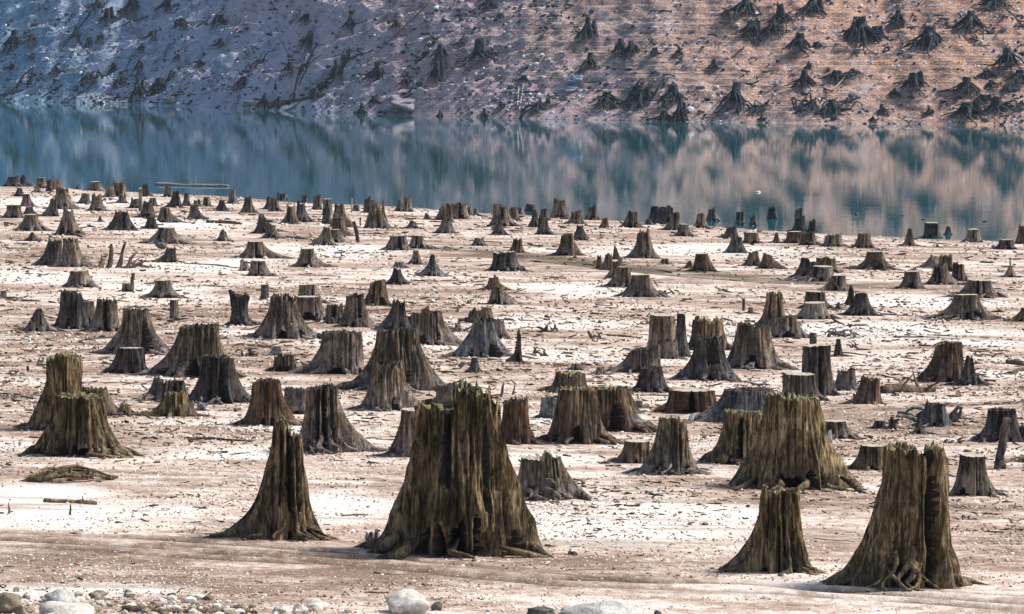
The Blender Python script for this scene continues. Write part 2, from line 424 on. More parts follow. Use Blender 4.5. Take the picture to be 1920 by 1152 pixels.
def build_ground():
    py = np.linspace(1200, 330, 900)
    rows = CAMZ * FPX / (py - 60) * 1.0
    # same spacing measured on the real ground instead of the water level
    rows = hit(np.full_like(py, 960.0), py, -5.0)[1]
    rows = np.concatenate([[-60, -20, 5, 18, 28, 36], np.sort(rows), np.linspace(rows.max() + 3, 330, 30)])
    u = np.concatenate([[-6, -3, -1.5, -0.8, -0.4], np.linspace(-0.2, 0.2, 420), [0.4, 0.8, 1.5, 3, 6]])
    Y = np.repeat(rows[:, None], len(u), 1); X = u[None, :] * np.maximum(Y, 45)
    Z = ground_z(X, Y)
    wob = 0.5 * pnoise(X / 2.3, Y / 1.1, 3.0)
    wh = np.zeros_like(X)
    for cx, cy, rx, ry in WHITE:
        q = ((X - cx) / rx) ** 2 + ((Y - cy) / ry) ** 2
        wh = np.maximum(wh, 1 - np.clip((q - 0.25 + wob * 1.6) / 1.2, 0, 1))
    wh *= 0.75
    ru = np.zeros_like(X)
    for pl, w, s in TRACKS:
        d = seg_dist(X, Y + 0.12 * pnoise(X / 1.7, Y / 5, 6), pl)
        brk = np.clip(1.1 + 1.2 * pnoise(X / 1.3, Y / 0.5, 11.0), 0, 1)
        f = np.exp(-(d / w) ** 2)
        ru = np.maximum(ru, np.minimum(1, 1.8 * s) * brk * f)
        ru = np.maximum(ru, 0.10 * s * brk * np.exp(-(d / (3 * w)) ** 2))
        Z = Z - 0.05 * s * f + 0.03 * s * np.exp(-((d - 1.8 * w) / w) ** 2)
    # fine dark drag lines and ripples along the old waterlines
    rip = pnoise(X / 4.0 + Y * 0.1, Y / 0.55, 20.0)
    ru = np.maximum(ru, np.clip((rip - 0.30) * 1.5, 0, 0.42))
    rip2 = pnoise(X / 1.6 + Y * 0.05, Y / 0.28, 31.0) + 0.5 * pnoise(X / 5.0, Y / 4.0, 33.0)
    ru = np.maximum(ru, np.clip((rip2 - 0.42) * 1.2, 0, 0.38))
    Z = Z + 0.012 * rip * (Y < 120)
    Z = np.where(Y > 245, Z - 0.02 * (Y - 245), Z)
    mb = MB(); mb.add(np.stack([X, Y, Z], -1).reshape(-1, 3), grid_quads(len(rows), len(u)))
    o = mb.obj('ground', ground_material(), attrs={'white': wh, 'rut': ru})
    o['kind'] = 'structure'
build_ground()

def build_hill():
    xs = np.concatenate([np.linspace(-600, -110, 25)[:-1], np.linspace(-110, 85, 760), np.linspace(85, 600, 25)[1:]])
    ds = np.concatenate([[-8, -3], np.linspace(-1, 29, 270), np.linspace(29.5, 45, 30), np.linspace(47, 130, 30), [160, 260]])
    X = np.repeat(xs[None, :], len(ds), 0); Y = shore_y(X) + ds[:, None]
    Z = hill_z(X, Y)
    mb = MB(); mb.add(np.stack([X, Y, Z], -1).reshape(-1, 3), grid_quads(len(ds), len(xs)))
    o = mb.obj('hill', hill_material()); o['kind'] = 'structure'
build_hill()

wmb = MB(); wmb.add([(-900, 95, 0), (900, 95, 0), (900, 1000, 0), (-900, 1000, 0)], [(0, 1, 2, 3)])
wo = wmb.obj('water', water_material(), smooth=False); wo['kind'] = 'structure'

# ------------------------------------------------------------------ tagging
THINGS = []   # dict(o, px, py, anchor, look, area)
def empty(name, loc):
    o = bpy.data.objects.new(name, None); COL.objects.link(o); o.location = loc; o.empty_display_size = 0.2
    return o
def tag(o, label, cat, group=None):
    if label: o['label'] = label
    o['category'] = cat
    if group: o['group'] = group

# ------------------------------------------------------------------ stumps
TILES = {'A': (0, 320, 4.8), 'B': (360, 320, 4.8), 'C': (720, 340, 4.8), 'D': (1080, 360, 4.8), 'E': (1440, 380, 4.0),
         'F': (0, 500, 4.0), 'G': (400, 500, 4.0), 'H': (820, 520, 4.0), 'N': (1160, 560, 4.0), 'I': (1440, 600, 4.0),
         'J': (0, 640, 3.0), 'K': (380, 690, 2.743), 'L': (920, 690, 3.84), 'M': (1280, 700, 2.5484), 'R': (0, 0, 1.0)}

def smooth(a, b, x):
    t = np.clip((x - a) / (b - a + 1e-9), 0, 1); return t * t * (3 - 2 * t)

def stump_geo(rt, L, R, F, B, H, style, seed, nth, nv, top=None, gaps=(), groove=1.0, leanx=0.0, pw=2.7):
    """wall grid and cap grid, in metres, base centre at the origin"""
    rs = np.random.RandomState(seed); arches = []
    th = np.arange(nth) * 2 * math.pi / nth
    # push samples so the outline angles are well covered
    c, s = np.cos(th), np.sin(th)
    Rx = np.where(c > 0, R, L); Ry = np.where(s > 0, B, F)
    reach = 1 / np.sqrt((c / np.maximum(Rx, rt * 1.02)) ** 2 + (s / np.maximum(Ry, rt * 1.02)) ** 2)
    n = rs.randint(6, 10)
    la = np.concatenate([[0.05 + rs.uniform(-.15, .15), math.pi + rs.uniform(-.15, .15)], (np.arange(n) + rs.uniform(-.3, .3, n)) * 2 * math.pi / n])
    side = 1.0 + 0.0 * th
    lw = rs.uniform(0.15, 0.27, len(la)); lamp = np.concatenate([[1, 1], rs.uniform(0.45, 1.05, n)])
    t = np.linspace(0, 1, nv) ** 1.25
    T = t[:, None]
    lobe = np.zeros((nv, nth))
    for a, w_, am in zip(la, lw, lamp):
        d = (th - a + math.pi) % (2 * math.pi) - math.pi
        wloc = w_ * (1 + 1.9 * T)
        lobe = np.maximum(lobe, am * np.exp(-(d[None] / wloc) ** 2))
    g = 0.30 * (1 - T) ** 1.2 + 0.70 * (1 - T) ** pw
    if style in 'o': g = 0.3 * (1 - T) + 0.7 * (1 - T) ** 7
    k = 0.86 * (1 - T) ** 0.45
    m = 1 - (1 - lobe) * k
    Rr = rt + (reach[None] - rt) * g * m
    if style == 'g': Rr = Rr * (0.72 + 0.28 * np.abs(T * 2 - 0.9) ** 1.4)
    ph = seed * 1.37 % 50
    cs, sn = c[None], s[None]
    Zc = T * H
    # ribs, deep cracks, fine fibres: they run up the trunk, so they hardly change with height
    rib = pnoise(cs * 2.1 + ph, sn * 2.1, Zc * 0.35 + ph)
    crack = np.abs(pnoise(cs * 4.2 + ph, sn * 4.2 + 9, Zc * 0.28 + ph))
    crack = -np.clip(0.16 - crack, 0, 1) / 0.16
    fine = pnoise(cs * 11 + ph, sn * 11, Zc * 0.8 + ph)
    fine2 = np.abs(pnoise(cs * 19 + ph, sn * 19, Zc * 0.9)) if nth > 80 else 0
    amp = rt * groove
    disp = 0.17 * rib * amp + 0.32 * crack * amp * (0.45 + 0.55 * np.clip(pnoise(cs * 1.1, sn * 1.1, ph) + 0.5, 0, 1)) + 0.06 * fine * amp - 0.09 * fine2 * amp + 0.05 * amp * np.abs(pnoise(cs * 7 + 4, sn * 7 + ph, Zc * 0.5 + 3))
    disp = disp + 0.09 * rt * fbm(cs * 1.6 + ph, sn * 1.6, Zc * 1.6, 4)
    cav = np.zeros((nv, nth))
    gaps = list(gaps)
    if style != 'o':                                   # washed-out arches between the roots
        fa = sorted((a + 2 * math.pi) % (2 * math.pi) for a in la)
        for a_, b_ in zip(fa, fa[1:] + [fa[0] + 2 * math.pi]):
            mid = (a_ + b_) / 2
            if b_ - a_ > .35 and rs.uniform() < .85:
                arches.append((mid, rs.uniform(.35, .75), min(.16, (b_ - a_) * .26), rs.uniform(.06, .21)))
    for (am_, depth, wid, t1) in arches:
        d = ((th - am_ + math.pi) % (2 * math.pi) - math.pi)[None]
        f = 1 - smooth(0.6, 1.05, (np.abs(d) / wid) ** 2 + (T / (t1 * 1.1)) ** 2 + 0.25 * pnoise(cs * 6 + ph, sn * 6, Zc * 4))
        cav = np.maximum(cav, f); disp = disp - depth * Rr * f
    for (xa, depth, wid, t0, t1) in gaps:              # rotten cavities / splits facing the camera: xa in -1..1 across the front
        a0 = -math.acos(max(-0.98, min(0.98, xa)))
        if t1 >= 1: t1 = 1.2
        d = ((th - a0 + math.pi) % (2 * math.pi) - math.pi)[None]
        wv = 1.25 * wid * (1 + 0.35 * pnoise(T * H * 2.5 + ph, 1.5, xa * 9) + 0.0 * d)
        if t0 < .05 and t1 < .95: q = (np.abs(d) / wv) ** 2.4 + (T / (t1 * 1.12)) ** 2.4
        else: q = np.maximum((np.abs(d) / wv) ** 2, np.maximum((t0 - T) / .08, (T - t1) / .05) + .8)
        q = q + 0.35 * pnoise(cs * 6 + ph, sn * 6, Zc * 4)
        f = 1 - smooth(0.65, 1.05, q)
        cav = np.maximum(cav, f)
        disp = disp - min(depth * 1.3, .9) * Rr * f
    Rr = np.maximum(Rr + disp, rt * 0.12)
    # height of the rim
    def hfrac(x, y):
        a = np.arctan2(y, x); rr = np.hypot(x, y) / rt
        if top is not None:
            xs_, hs_ = zip(*top)
            h = np.interp(np.clip(x / rt, -1.2, 1.2), xs_, hs_)
            h = h + 0.045 * pnoise(x / rt * 6 + ph, y / rt * 6, ph) + 0.035 * pnoise(x / rt * 14 + ph, y / rt * 14, ph)
            return h
        if style in 'co': return 1 + 0.012 * pnoise(x / rt * 3 + ph, y / rt * 3, 1.0) + 0.02 * (rs_t[0] * x + rs_t[1] * y) / rt
        if style == 'p': return np.clip(1.0 - 0.5 * np.clip(np.abs(x / rt - rs_t[0] * 0.5), 0, 1.2) ** 1.5 + 0.34 * pnoise(x / rt * 3.3 + ph, y / rt * 3.3, ph) + .12 * pnoise(x / rt * 9, y / rt * 9, ph), 0.3, 1.05)
        ja = {'j': 0.21, 'h': 0.30, 'n': 0.2, 'g': 0.16}.get(style, 0.1)
        f = pnoise(x / rt * 2.2 + ph, y / rt * 2.2, ph) * 0.7 + pnoise(x / rt * 6 + ph, y / rt * 6, 2.0) * 0.55 + 0.4 * pnoise(x / rt * 14, y / rt * 14 + ph, 2.0)
        return 1 - ja * 0.6 + ja * f + 0.03 * rs_t[0] * x / rt
    rs_t = rs.uniform(-1, 1, 2)
    edge = np.maximum(Rr[-1], 0.01)
    hw = hfrac(edge * c, edge * s)
    slop = 1 - 0.0 * T
    Z = T * (H * hw)[None]
    lx = leanx * T ** 1.2
    X = Rr * cs + lx; Y = Rr * sn
    # a few steps underground
    V = np.stack([X, Y, Z], -1)
    under = V[0].copy(); under[:, 2] -= 0.45; under[:, :2] *= 1.02
    V = np.concatenate([under[None], V])
    # cap
    fs = [0.93, 0.84, 0.7, 0.52, 0.34, 0.16]
    caps = [V[-1]]
    deep = {'h': 0.34, 'j': 0.10, 'n': 0.08, 'g': 0.12, 'p': 0.0}.get(style, 0.0)
    if top is not None: deep = 0.10 if style != 'h' else 0.34
    for f in fs:
        x = edge * c * f; y = edge * s * f
        z = H * hfrac(x, y)
        z = z - deep * min(H, 1.2) * smooth(0.0, 0.45, 1 - f) + (0.03 * rt * pnoise(x / rt * 8 + ph, y / rt * 8, 1) if style != 'c' else 0)
        caps.append(np.stack([x + leanx, y, z], -1))
    cen = caps[-1].mean(0)
    C = np.stack(caps)
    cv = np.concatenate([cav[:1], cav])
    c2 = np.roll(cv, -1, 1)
    cf = np.maximum((cv[:-1] + c2[:-1] + cv[1:] + c2[1:]) / 4 * 1.6, np.maximum(cv[:-1], c2[:-1]) * .9)  # cavity mask, side walls included, for the painted hollow shade
    return V, C, cen, cf

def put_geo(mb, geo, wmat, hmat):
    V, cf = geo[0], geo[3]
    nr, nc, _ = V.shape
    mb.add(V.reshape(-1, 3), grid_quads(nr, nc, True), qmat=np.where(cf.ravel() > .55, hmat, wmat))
def put_cap(mb, geo, cmat):
    V, C, cen = geo[:3]
    nr, nc, _ = C.shape
    pts = np.concatenate([C.reshape(-1, 3), cen[None]])
    last = (nr - 1) * nc + np.arange(nc)
    mb.add(pts, grid_quads(nr, nc, True), np.stack([last, np.roll(last, -1), np.full(nc, nr * nc)], 1), mat=cmat)

def root_path(cx, cy, cz, ang, r0, r1, thick, rs, n=9, arch=0.0):
    f = np.linspace(0, 1, n)
    wob = rs.uniform(-0.35, 0.35)
    a = ang + wob * f + 0.12 * np.sin(f * rs.uniform(4, 9) + rs.uniform(0, 6))
    r = r0 + (r1 - r0) * f
    x = r * np.cos(a); y = r * np.sin(a)
    gz = ground_z(cx + x, cy + y) - cz
    z = gz + thick * (0.9 - 1.7 * f) + arch * np.sin(math.pi * np.clip(f * 1.3, 0, 1)) * (1 - f) + (1 - f) ** 3 * thick * 1.6
    rad = thick * (1 - f) ** 0.8 * (0.3 + 0.7 * smooth(0, .3, f)) + 0.010
    return np.stack([x, y, z], 1), rad

LOOKC = {'L': 'bleached', 'm': 'mossy olive-brown', 'b': 'brown', 'w': 'weathered grey-brown', 'd': 'dark', 'y': 'blue-grey', 'r': 'reddish-brown', 'l': 'pale'}
LOOKS = {'c': 'sawn-off', 'j': 'ragged-topped', 'h': 'hollow-topped', 'p': 'pointed', 'n': 'notched', 'g': 'top-heavy', 'o': 'slim'}

def make_stump(idx, tile, xtl, xtr, yt, xbl, xbr, yb, style, mat, label=None, short=None, top=None, gaps=(), groove=1.0, roots=None, extra=None, group='stumps on the dry lake bed', pw=2.7):
    ox, oy, k = TILES[tile]
    xtl, xtr, xbl, xbr = [ox + a / k for a in (xtl, xtr, xbl, xbr)]
    yt, yb = oy + yt / k, oy + yb / k
    rs = np.random.RandomState(1000 + idx)
    xc = (xtl + xtr) / 2
    P = [float(c) for c in hit(xc, yb)]
    s = P[1] / FPX
    rt = (xtr - xtl) / 2 * s
    L = (xc - xbl) * s; R = (xbr - xc) * s
    F = max(rt * 1.08, min(0.75 * (L + R) / 2, 1.7 * rt)); B = F
    cy = P[1] + F * 0.85
    dx, dy, dz = [float(c) for c in ray(xc, yb)]
    cx = dx / dy * cy
    cz = max(float(ground_z(cx, cy)), -0.35)
    if cz < 0: cz = 0.0 - 0.02
    dx2, dy2, dz2 = [float(c) for c in ray(xc, yt)]
    H = CAMZ + dz2 / dy2 * cy - cz
    rr = cy / P[1]
    rt *= rr; L *= rr; R *= rr
    if style != 'o' and yb < 860: L = rt + (L - rt) * 1.22 + .04; R = rt + (R - rt) * 1.22 + .04
    pxh, pxw = yb - yt, xbr - xbl
    nth = int(np.clip(pxw * 1.2, 76, 260)); nv = int(np.clip(pxh * 0.5, 18, 90))
    geo = stump_geo(rt, L, R, F, B, H, style, 1000 + idx, nth, nv, top, gaps, groove, 0.0, pw)
    wm = W[mat]; cm = M_CUT if style in 'co' else (M_ROT if mat in 'mb' else W['d'])
    big = pxh > 52
    nroot = roots if roots is not None else (rs.randint(6, 11) if big else rs.randint(4, 7))
    if style == 'o' and roots is None: nroot = 0
    def roots_into(fn):
        for q in range(nroot):
            a = rs.uniform(-0.35, 0.1) if q == 0 else (rs.uniform(math.pi - 0.1, math.pi + 0.35) if q == 1 else rs.choice([rs.uniform(-0.7, 0.4), rs.uniform(math.pi - 0.4, math.pi + 0.7), rs.uniform(math.pi * 1.1, math.pi * 1.9)]))
            rx = R if math.cos(a) > 0 else L
            rr0 = 1 / math.sqrt((math.cos(a) / max(rx, rt)) ** 2 + (math.sin(a) / F) ** 2)
            r0 = rr0 * 0.74; r1 = rr0 * rs.uniform(1.08, 1.42) + rs.uniform(0, 0.25)
            pth, rad = root_path(cx, cy, cz, a, r0, r1, min(0.17 * rt, 0.10) * rs.uniform(0.5, 1.1), rs, 9 if big else 6, arch=rs.uniform(0, 0.12) * rt)
            fn(q, pth, rad)
    if big:
        o = empty('tree_stump', (cx, cy, cz))
        mb = MB(); put_geo(mb, geo, 0, 1); mb.obj('trunk', [wm, M_ROT_SHADE], o)
        mb = MB(); put_cap(mb, geo, 0); mb.obj('sawn_top' if style in 'co' else 'broken_top', [cm], o)
        def fn(q, pth, rad):
            m_ = MB(); tube(m_, pth, rad, 8, seed=q + idx); m_.obj('root', [wm], o)
        roots_into(fn)
        if extra: extra(o, rt, L, R, F, H, wm, rs)
    else:
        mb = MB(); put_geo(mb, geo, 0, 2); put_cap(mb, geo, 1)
        roots_into(lambda q, pth, rad: tube(mb, pth, rad, 5, seed=q + idx, mat=0))
        o = mb.obj('tree_stump', [wm, cm, M_ROT_SHADE], loc=(cx, cy, cz))
    o['category'] = 'tree stump'; o['group'] = group
    ratio = pxh / max(xtr - xtl, 1)
    size = 'squat' if ratio < 1.0 else ('tall' if ratio > 2.1 and style != 'o' else '')
    if pxh < 22: size = 'low'
    THINGS.append(dict(o=o, x=(xtl + xtr) / 2, y=yb, label=label, short=short, look=' '.join(w_ for w_ in (size, LOOKS[style], LOOKC[mat]) if w_), noun='stump', zone='field'))
    return o

def splinters(specs):
    """upright shards of wood standing on the rim: (x -1..1, base frac, height frac of H, width frac)"""
    def f(o, rt, L, R, F, H, wm, rs):
        for (x, b0, h, w) in specs:
            m_ = MB()
            y = -math.sqrt(max(0, 1 - x * x)) * rt * 0.9
            n = 8; f_ = np.linspace(0, 1, n)
            pts = np.stack([x * rt + 0.04 * rt * np.sin(f_ * 4 + x * 9), np.full(n, y * 0.95), H * (b0 + (h - b0) * f_)], 1)
            tube(m_, pts, w * rt * (1.02 - f_) ** 0.22 + 0.005, 6, seed=int(x * 90 + 99), rough=0.3)
            m_.obj('splinter', [wm], o)
    return f
def tangle(cnt, spread=1.0, h=0.25, side=None):
    """gnarled bare roots round the foot"""
    def f(o, rt, L, R, F, H, wm, rs):
        for q in range(cnt):
            a = rs.uniform(math.pi * 1.05, math.pi * 1.95) if side is None else rs.uniform(*side)
            n = 12; f_ = np.linspace(0, 1, n)
            r0 = rt * rs.uniform(0.75, 1.0); r1 = max(F, rt) * rs.uniform(1.0, 1.35) * spread
            da = rs.uniform(-0.4, 0.4)
            aa = a + da * f_ + 0.15 * np.sin(f_ * 7 + q)
            r = r0 + (r1 - r0) * f_
            z = H * h * rs.uniform(0.6, 1.2) * (1 - f_) ** 1.3 + 0.03 + 0.05 * np.sin(f_ * 9 + q) * (1 - f_)
            m_ = MB(); th = rs.uniform(0.06, 0.11) * rt ** 0.5
            tube(m_, np.stack([r * np.cos(aa), r * np.sin(aa), z], 1), th * (1 - 0.75 * f_) * (0.3 + 0.7 * smooth(0, .3, f_)), 8, seed=q, rough=0.25)
            m_.obj('root', [wm], o)
    return f
def multi(*fs):
    def f(*a):
        for g in fs: g(*a)
    return f

HERO = [
 # centre giant
 dict(a=('K', 1100, 1530, 95, 860, 1755, 985, 'h', 'm'), label='giant mossy jagged-topped stump with deep vertical cracks, nearest to the viewer at centre', short='the giant centre stump',
      top=[(-1.2, .89), (-1, .885), (-.7, .90), (-.2, .885), (-.02, .90), (0.0, 1.0), (.35, 1.0), (.55, .985), (.58, .78), (.68, .78), (.70, .97), (.76, .97), (.78, .80), (.90, .82), (.93, .93), (.96, .93), (1.0, .74), (1.2, .7)],
      gaps=((0.1, .5, .09, 0, .22), (-.35, .45, .10, 0, .2), (.42, .55, .12, 0, .25), (.62, .45, .05, .3, 1.0), (.86, .5, .05, .4, 1.0), (-.25, .25, .05, .5, 1.0), (-.6, .3, .07, 0, .2)), groove=1.35, roots=6, pw=2.25,
      extra=multi(splinters([(.73, .7, .99, .06), (.95, .6, .93, .045), (.5, .8, 1.01, .08), (-.95, .8, .92, .05)]), tangle(3, 1.05, .1))),
 # left spire
 dict(a=('K', 345, 520, 265, 30, 650, 890, 'j', 'm'), label='tall mossy stump with a broken spire top and gnarled knotted roots', short='the mossy spire stump',
      top=[(-1.2, .66), (-1, .68), (-.85, .78), (-.72, .95), (-.4, 1.0), (-.1, 1.0), (0.1, .93), (.22, .90), (.25, .70), (.34, .70), (.36, .86), (.7, .85), (.9, .84), (1, .6), (1.2, .5)],
      gaps=((.28, .6, .14, .25, 1.0), (.62, .3, .08, .3, 1.), (-.3, .2, .08, .3, .9)), groove=1.1, roots=7, pw=4.4,
      extra=multi(tangle(9, 1.15, .16, (math.pi * 1.4, math.pi * 2.02)), splinters([(.98, .25, .48, .09)]))),
 # front right ribbed stump with shard
 dict(a=('M', 372, 555, 555, 150, 640, 960, 'j', 'm'), label='ribbed brown stump with sharp shards standing on its left edge, in the front row', short='the ribbed shard-edged stump',
      top=[(-1.2, .6), (-1, .78), (-.9, 1.03), (-.65, 1.05), (-.6, .9), (-.5, .93), (-.3, .985), (.4, .99), (1, .99), (1.2, .98)], groove=1.5,
      gaps=((-.7, .4, .08, .4, 1), (.55, .35, .06, 0, .8), (.2, .3, .05, .2, 1), (-.1, .3, .05, 0, .6)), roots=5,
      extra=splinters([(-1.0, .1, .90, .13), (-.8, .5, 1.06, .12), (-1.0, .35, .78, .12)])),
 # front far right notched
 dict(a=('M', 960, 1255, 350, 690, 1345, 1040, 'j', 'm'), label='thick mossy stump split by a dark slot, at the right of the front row', short='the slotted mossy stump',
      top=[(-1.2, .95), (-1, .97), (-.9, 1.0), (-.2, .995), (0, .97), (.25, .93), (.28, .78), (.36, .76), (.38, .93), (.44, .98), (.75, 1.0), (.98, .93), (1.2, .9)], groove=0.9,
      gaps=((.42, .85, .17, .12, 1.0), (-.45, .35, .25, 0, .18)), roots=6, pw=3.0,
      extra=multi(tangle(11, 1.0, .34, (math.pi * 1.12, math.pi * 1.5)), splinters([(-1.0, .3, .80, .12)]))),
 # broad right
 dict(a=('M', 395, 650, 100, 205, 865, 560, 'j', 'm'), label='broad mossy stump with a wide skirt of roots and a dark hollow at its foot', short='the broad hollow-footed stump',
      top=[(-1.2, .98), (-.8, 1.0), (-.3, .99), (0, .97), (.5, .96), (1, .95), (1.2, .95)], groove=0.6,
      gaps=((.1, .65, .26, 0, .14), (-.2, .5, .24, 0, .12), (.5, .45, .14, 0, .2)), roots=6, pw=2.5),
 dict(a=('J', 310, 570, 300, 185, 700, 655, 'j', 'm'), label='broad mossy stump overlapping two taller ones, roots spreading both ways, at left', short='the broad mossy stump at left',
      top=[(-1.2, .97), (-.8, .99), (0, .985), (.5, .97), (1, .94), (1.2, .9)], gaps=((-.45, .55, .16, 0, .2), (.4, .55, .3, 0, .14)), roots=5, extra=tangle(6, 1.35, .12, (math.pi * 1.55, math.pi * 2.0))),
 dict(a=('J', 262, 465, 72, 155, 480, 505, 'j', 'm'), label='tall thick mossy stump with a crumbling top, leftmost of the large ones', short='the tall mossy stump at far left', top=[(-1.2, .90), (-1, .93), (-.5, .96), (0, 1.0), (.5, .97), (1, .94), (1.2, .9)], groove=.9),
 dict(a=('J', 470, 600, 250, 450, 690, 425, 'j', 'b'), label='brown stump wedged behind the two large mossy ones at left', short=None),
 dict(a=('K', 540, 695, 92, 478, 870, 440, 'j', 'w'), label='grey-brown stump with black clefts and a mat of crossing roots, behind the mossy spire stump', short='the root-matted stump',
      top=[(-1.2, .95), (-.2, .98), (0, 1.0), (.6, 1.0), (.9, .97), (1.2, .95)], gaps=((.15, .6, .14, .1, 1), (-.25, .4, .1, .2, 1.0), (.6, .4, .12, 0, .9)), groove=1.2, extra=tangle(10, 1.25, .22)),
 dict(a=('K', 262, 405, 58, 200, 480, 300, 'j', 'r'), label='orange-brown ribbed stump with a rounded crumbling top, left of a grey one', short='the orange-brown ribbed stump', top=[(-1.2, .9), (-.6, .97), (.2, 1.0), (.8, .96), (1.2, .85)], groove=1.5),
 dict(a=('K', 420, 560, 95, 415, 600, 240, 'j', 'w'), label='grey-brown stump half hidden behind the root-matted stump', short=None),
 dict(a=('K', 1020, 1120, 213, 945, 1140, 460, 'c', 'w'), label='sawn stump with a pale cut top, peeking out left of the giant centre stump', short=None),
 dict(a=('K', 1210, 1362, 78, 1185, 1370, 215, 'j', 'w'), label='grey ribbed stump just behind the top of the giant centre stump', short=None),
 dict(a=('L', 215, 505, 640, 135, 740, 960, 'c', 'w'), label='grey stump with net-like roots, half sawn flat and half standing in jagged posts', short='the grey half-sawn stump',
      top=[(-1.2, .96), (-.9, .99), (.15, .965), (.17, 1.10), (.35, 1.13), (.6, 1.10), (.66, .98), (.72, .85), (.78, 1.0), (1.0, 1.0), (1.2, .9)], gaps=((.62, .5, .07, .1, 1), (.8, .4, .06, .5, 1)), roots=3,
      extra=tangle(16, .85, .5), groove=.5, pw=1.8),
 dict(a=('L', 490, 760, 148, 400, 865, 552, 'j', 'b'), label='large brown stump with sweeping grain and a black hollow low on its front', short='the sweeping-grained stump', top=[(-1.2, 1), (1.2, 1)], gaps=((-.1, .6, .3, 0, .32),), groove=1.1),
 dict(a=('L', 745, 1003, 146, 740, 1180, 465, 'h', 'b'), label='open-sided brown stump, one great root arching down on its right', short='the open-sided stump', top=[(-1.2, 1), (1.2, 1)], gaps=((.25, .8, .42, 0, .62),), groove=1.0),
 dict(a=('L', 368, 482, 208, 355, 492, 365, 'j', 'y'), label='small pale blue-grey stump left of the sweeping-grained stump', short=None),
 dict(a=('L', 88, 258, 205, 72, 325, 550, 'j', 'r'), label='narrow reddish split stump close on the right of the giant centre stump', short='the narrow reddish stump', groove=1.4),
 dict(a=('H', 900, 1100, 700, 820, 1125, 870, 'j', 'b'), label='squat ribbed stump behind the sweeping-grained stump', short='the squat ribbed stump', groove=1.5),
 dict(a=('L', 1300, 1600, 160, 1225, 1625, 332, 'c', 'r'), label='squat pinkish ribbed stump with a square black doorway in its middle', short='the doorway stump', gaps=((-.05, 1.0, .17, 0, .92),), groove=1.5),
 dict(a=('M', 195, 430, 75, 22, 520, 245, 'j', 'y'), label='wide mossy blue-grey stump trailing one long low root to the left', short='the wide grey long-rooted stump', top=[(-1.2, .95), (0, 1), (1.2, 1)], groove=.7),
 dict(a=('M', 195, 400, 182, 80, 430, 440, 'j', 'm'), label='mossy stump with a pale top, tucked left of the broad hollow-footed stump', short='the tucked mossy stump', top=[(-1.2, .92), (-.9, 1.02), (-.3, .98), (1.2, .97)], gaps=((-.3, .5, .1, .1, .9),), extra=tangle(6, 1.0, .15)),
 dict(a=('L', 1208, 1408, 350, 1020, 1535, 775, 'c', 'w'), label='greenish grey stump with one lower reddish step on its right side', short='the stepped grey stump', top=[(-1.2, 1), (.5, .99), (.55, .94), (1.0, .93), (1.05, .7), (1.2, .7)], gaps=((.5, .4, .1, 0, .8), (-.1, .4, .12, 0, .12)), roots=5, extra=tangle(5, 1.1, .15)),
 dict(a=('L', 958, 1145, 525, 840, 1165, 690, 'c', 'b'), label='low mossy brown stump with a grey slab lying on top', short='the slab-topped low stump', extra=tangle(4, 1.2, .2)),
 dict(a=('M', 850, 965, 345, 765, 975, 465, 'c', 'b'), label='blocky brown stump peeking out left of the slotted mossy stump', short=None),
 dict(a=('M', 1325, 1445, 392, 1262, 1525, 590, 'c', 'w'), label='smooth pale grey stump with a white root foot, right of the slotted mossy stump', short='the smooth pale-footed stump', gaps=((-.7, .5, .2, 0, .2),), roots=5),
 dict(a=('M', 1455, 1592, 172, 1395, 1645, 330, 'j', 'd'), label='dark greenish stump behind a thin leaning post, by the right edge', short='the dark stump at right', top=[(-1.2, .93), (-.5, 1), (1.2, .99)], gaps=((-.2, .6, .3, 0, .9),), groove=1.4),
 dict(a=('M', 475, 628, 3, 465, 665, 135, 'c', 'w'), label='finely ribbed grey stump standing behind the broad hollow-footed stump', short='the finely ribbed stump', groove=1.7),
 dict(a=('M', 858, 937, 14, 805, 948, 150, 'j', 'r'), label='small bright rust-brown stump beside the big fallen log', short='the rust-brown stump', groove=1.2),
 dict(a=('M', 668, 782, 228, 675, 850, 315, 'c', 'w'), label='low grey stump with a white stone against it, right of the broad hollow-footed stump', short=None),
 dict(a=('N', 1380, 1578, 350, 1378, 1625, 735, 'c', 'd'), label='nearly black square-topped stump with a pale post stuck on its rear edge', short='the black square-topped stump', groove=.8, gaps=((.3, .4, .15, 0, 1),)),
 dict(a=('N', 1640, 1772, 512, 1590, 1810, 692, 'h', 'd'), label='dark hollow stump leaning against the black square-topped stump', short=None),
 dict(a=('I', 1258, 1447, 165, 1115, 1500, 470, 'j', 'b'), label='thick brown stump with a smaller dark one against its right foot, at far right', short='the thick brown stump at right', top=[(-1.2, .85), (-.8, .95), (-.3, 1), (1, .99), (1.2, .95)]),
 dict(a=('I', 1468, 1556, 280, 1398, 1650, 495, 'p', 'd'), label='dark broken stump against the right foot of the thick brown stump', short=None, extra=tangle(3, 1.6, .3, (math.pi * 1.8, math.pi * 2.02))),
 dict(a=('N', 560, 778, 132, 520, 835, 390, 'j', 'b'), label='brown stump standing directly behind the dark-faced one', short=None),
 dict(a=('N', 578, 765, 272, 425, 885, 618, 'j', 'd'), label='dark-faced stump with a near-black front and splayed roots, right of centre', short='the dark-faced stump', gaps=((.3, .35, .4, .4, .9), (.1, .5, .25, 0, .1))),
 dict(a=('N', 885, 1130, 185, 785, 1240, 530, 'n', 'w'), label='grey-brown stump with a V notch in its top and a bluish dark base', short='the V-notched stump', top=[(-1.2, 1), (-.1, .99), (.05, .90), (.15, .88), (.25, .95), (.9, .92), (1.2, .9)], gaps=((-.1, .4, .3, 0, .3),), extra=tangle(4, 1, .12, (math.pi * 1.1, math.pi * 1.5))),
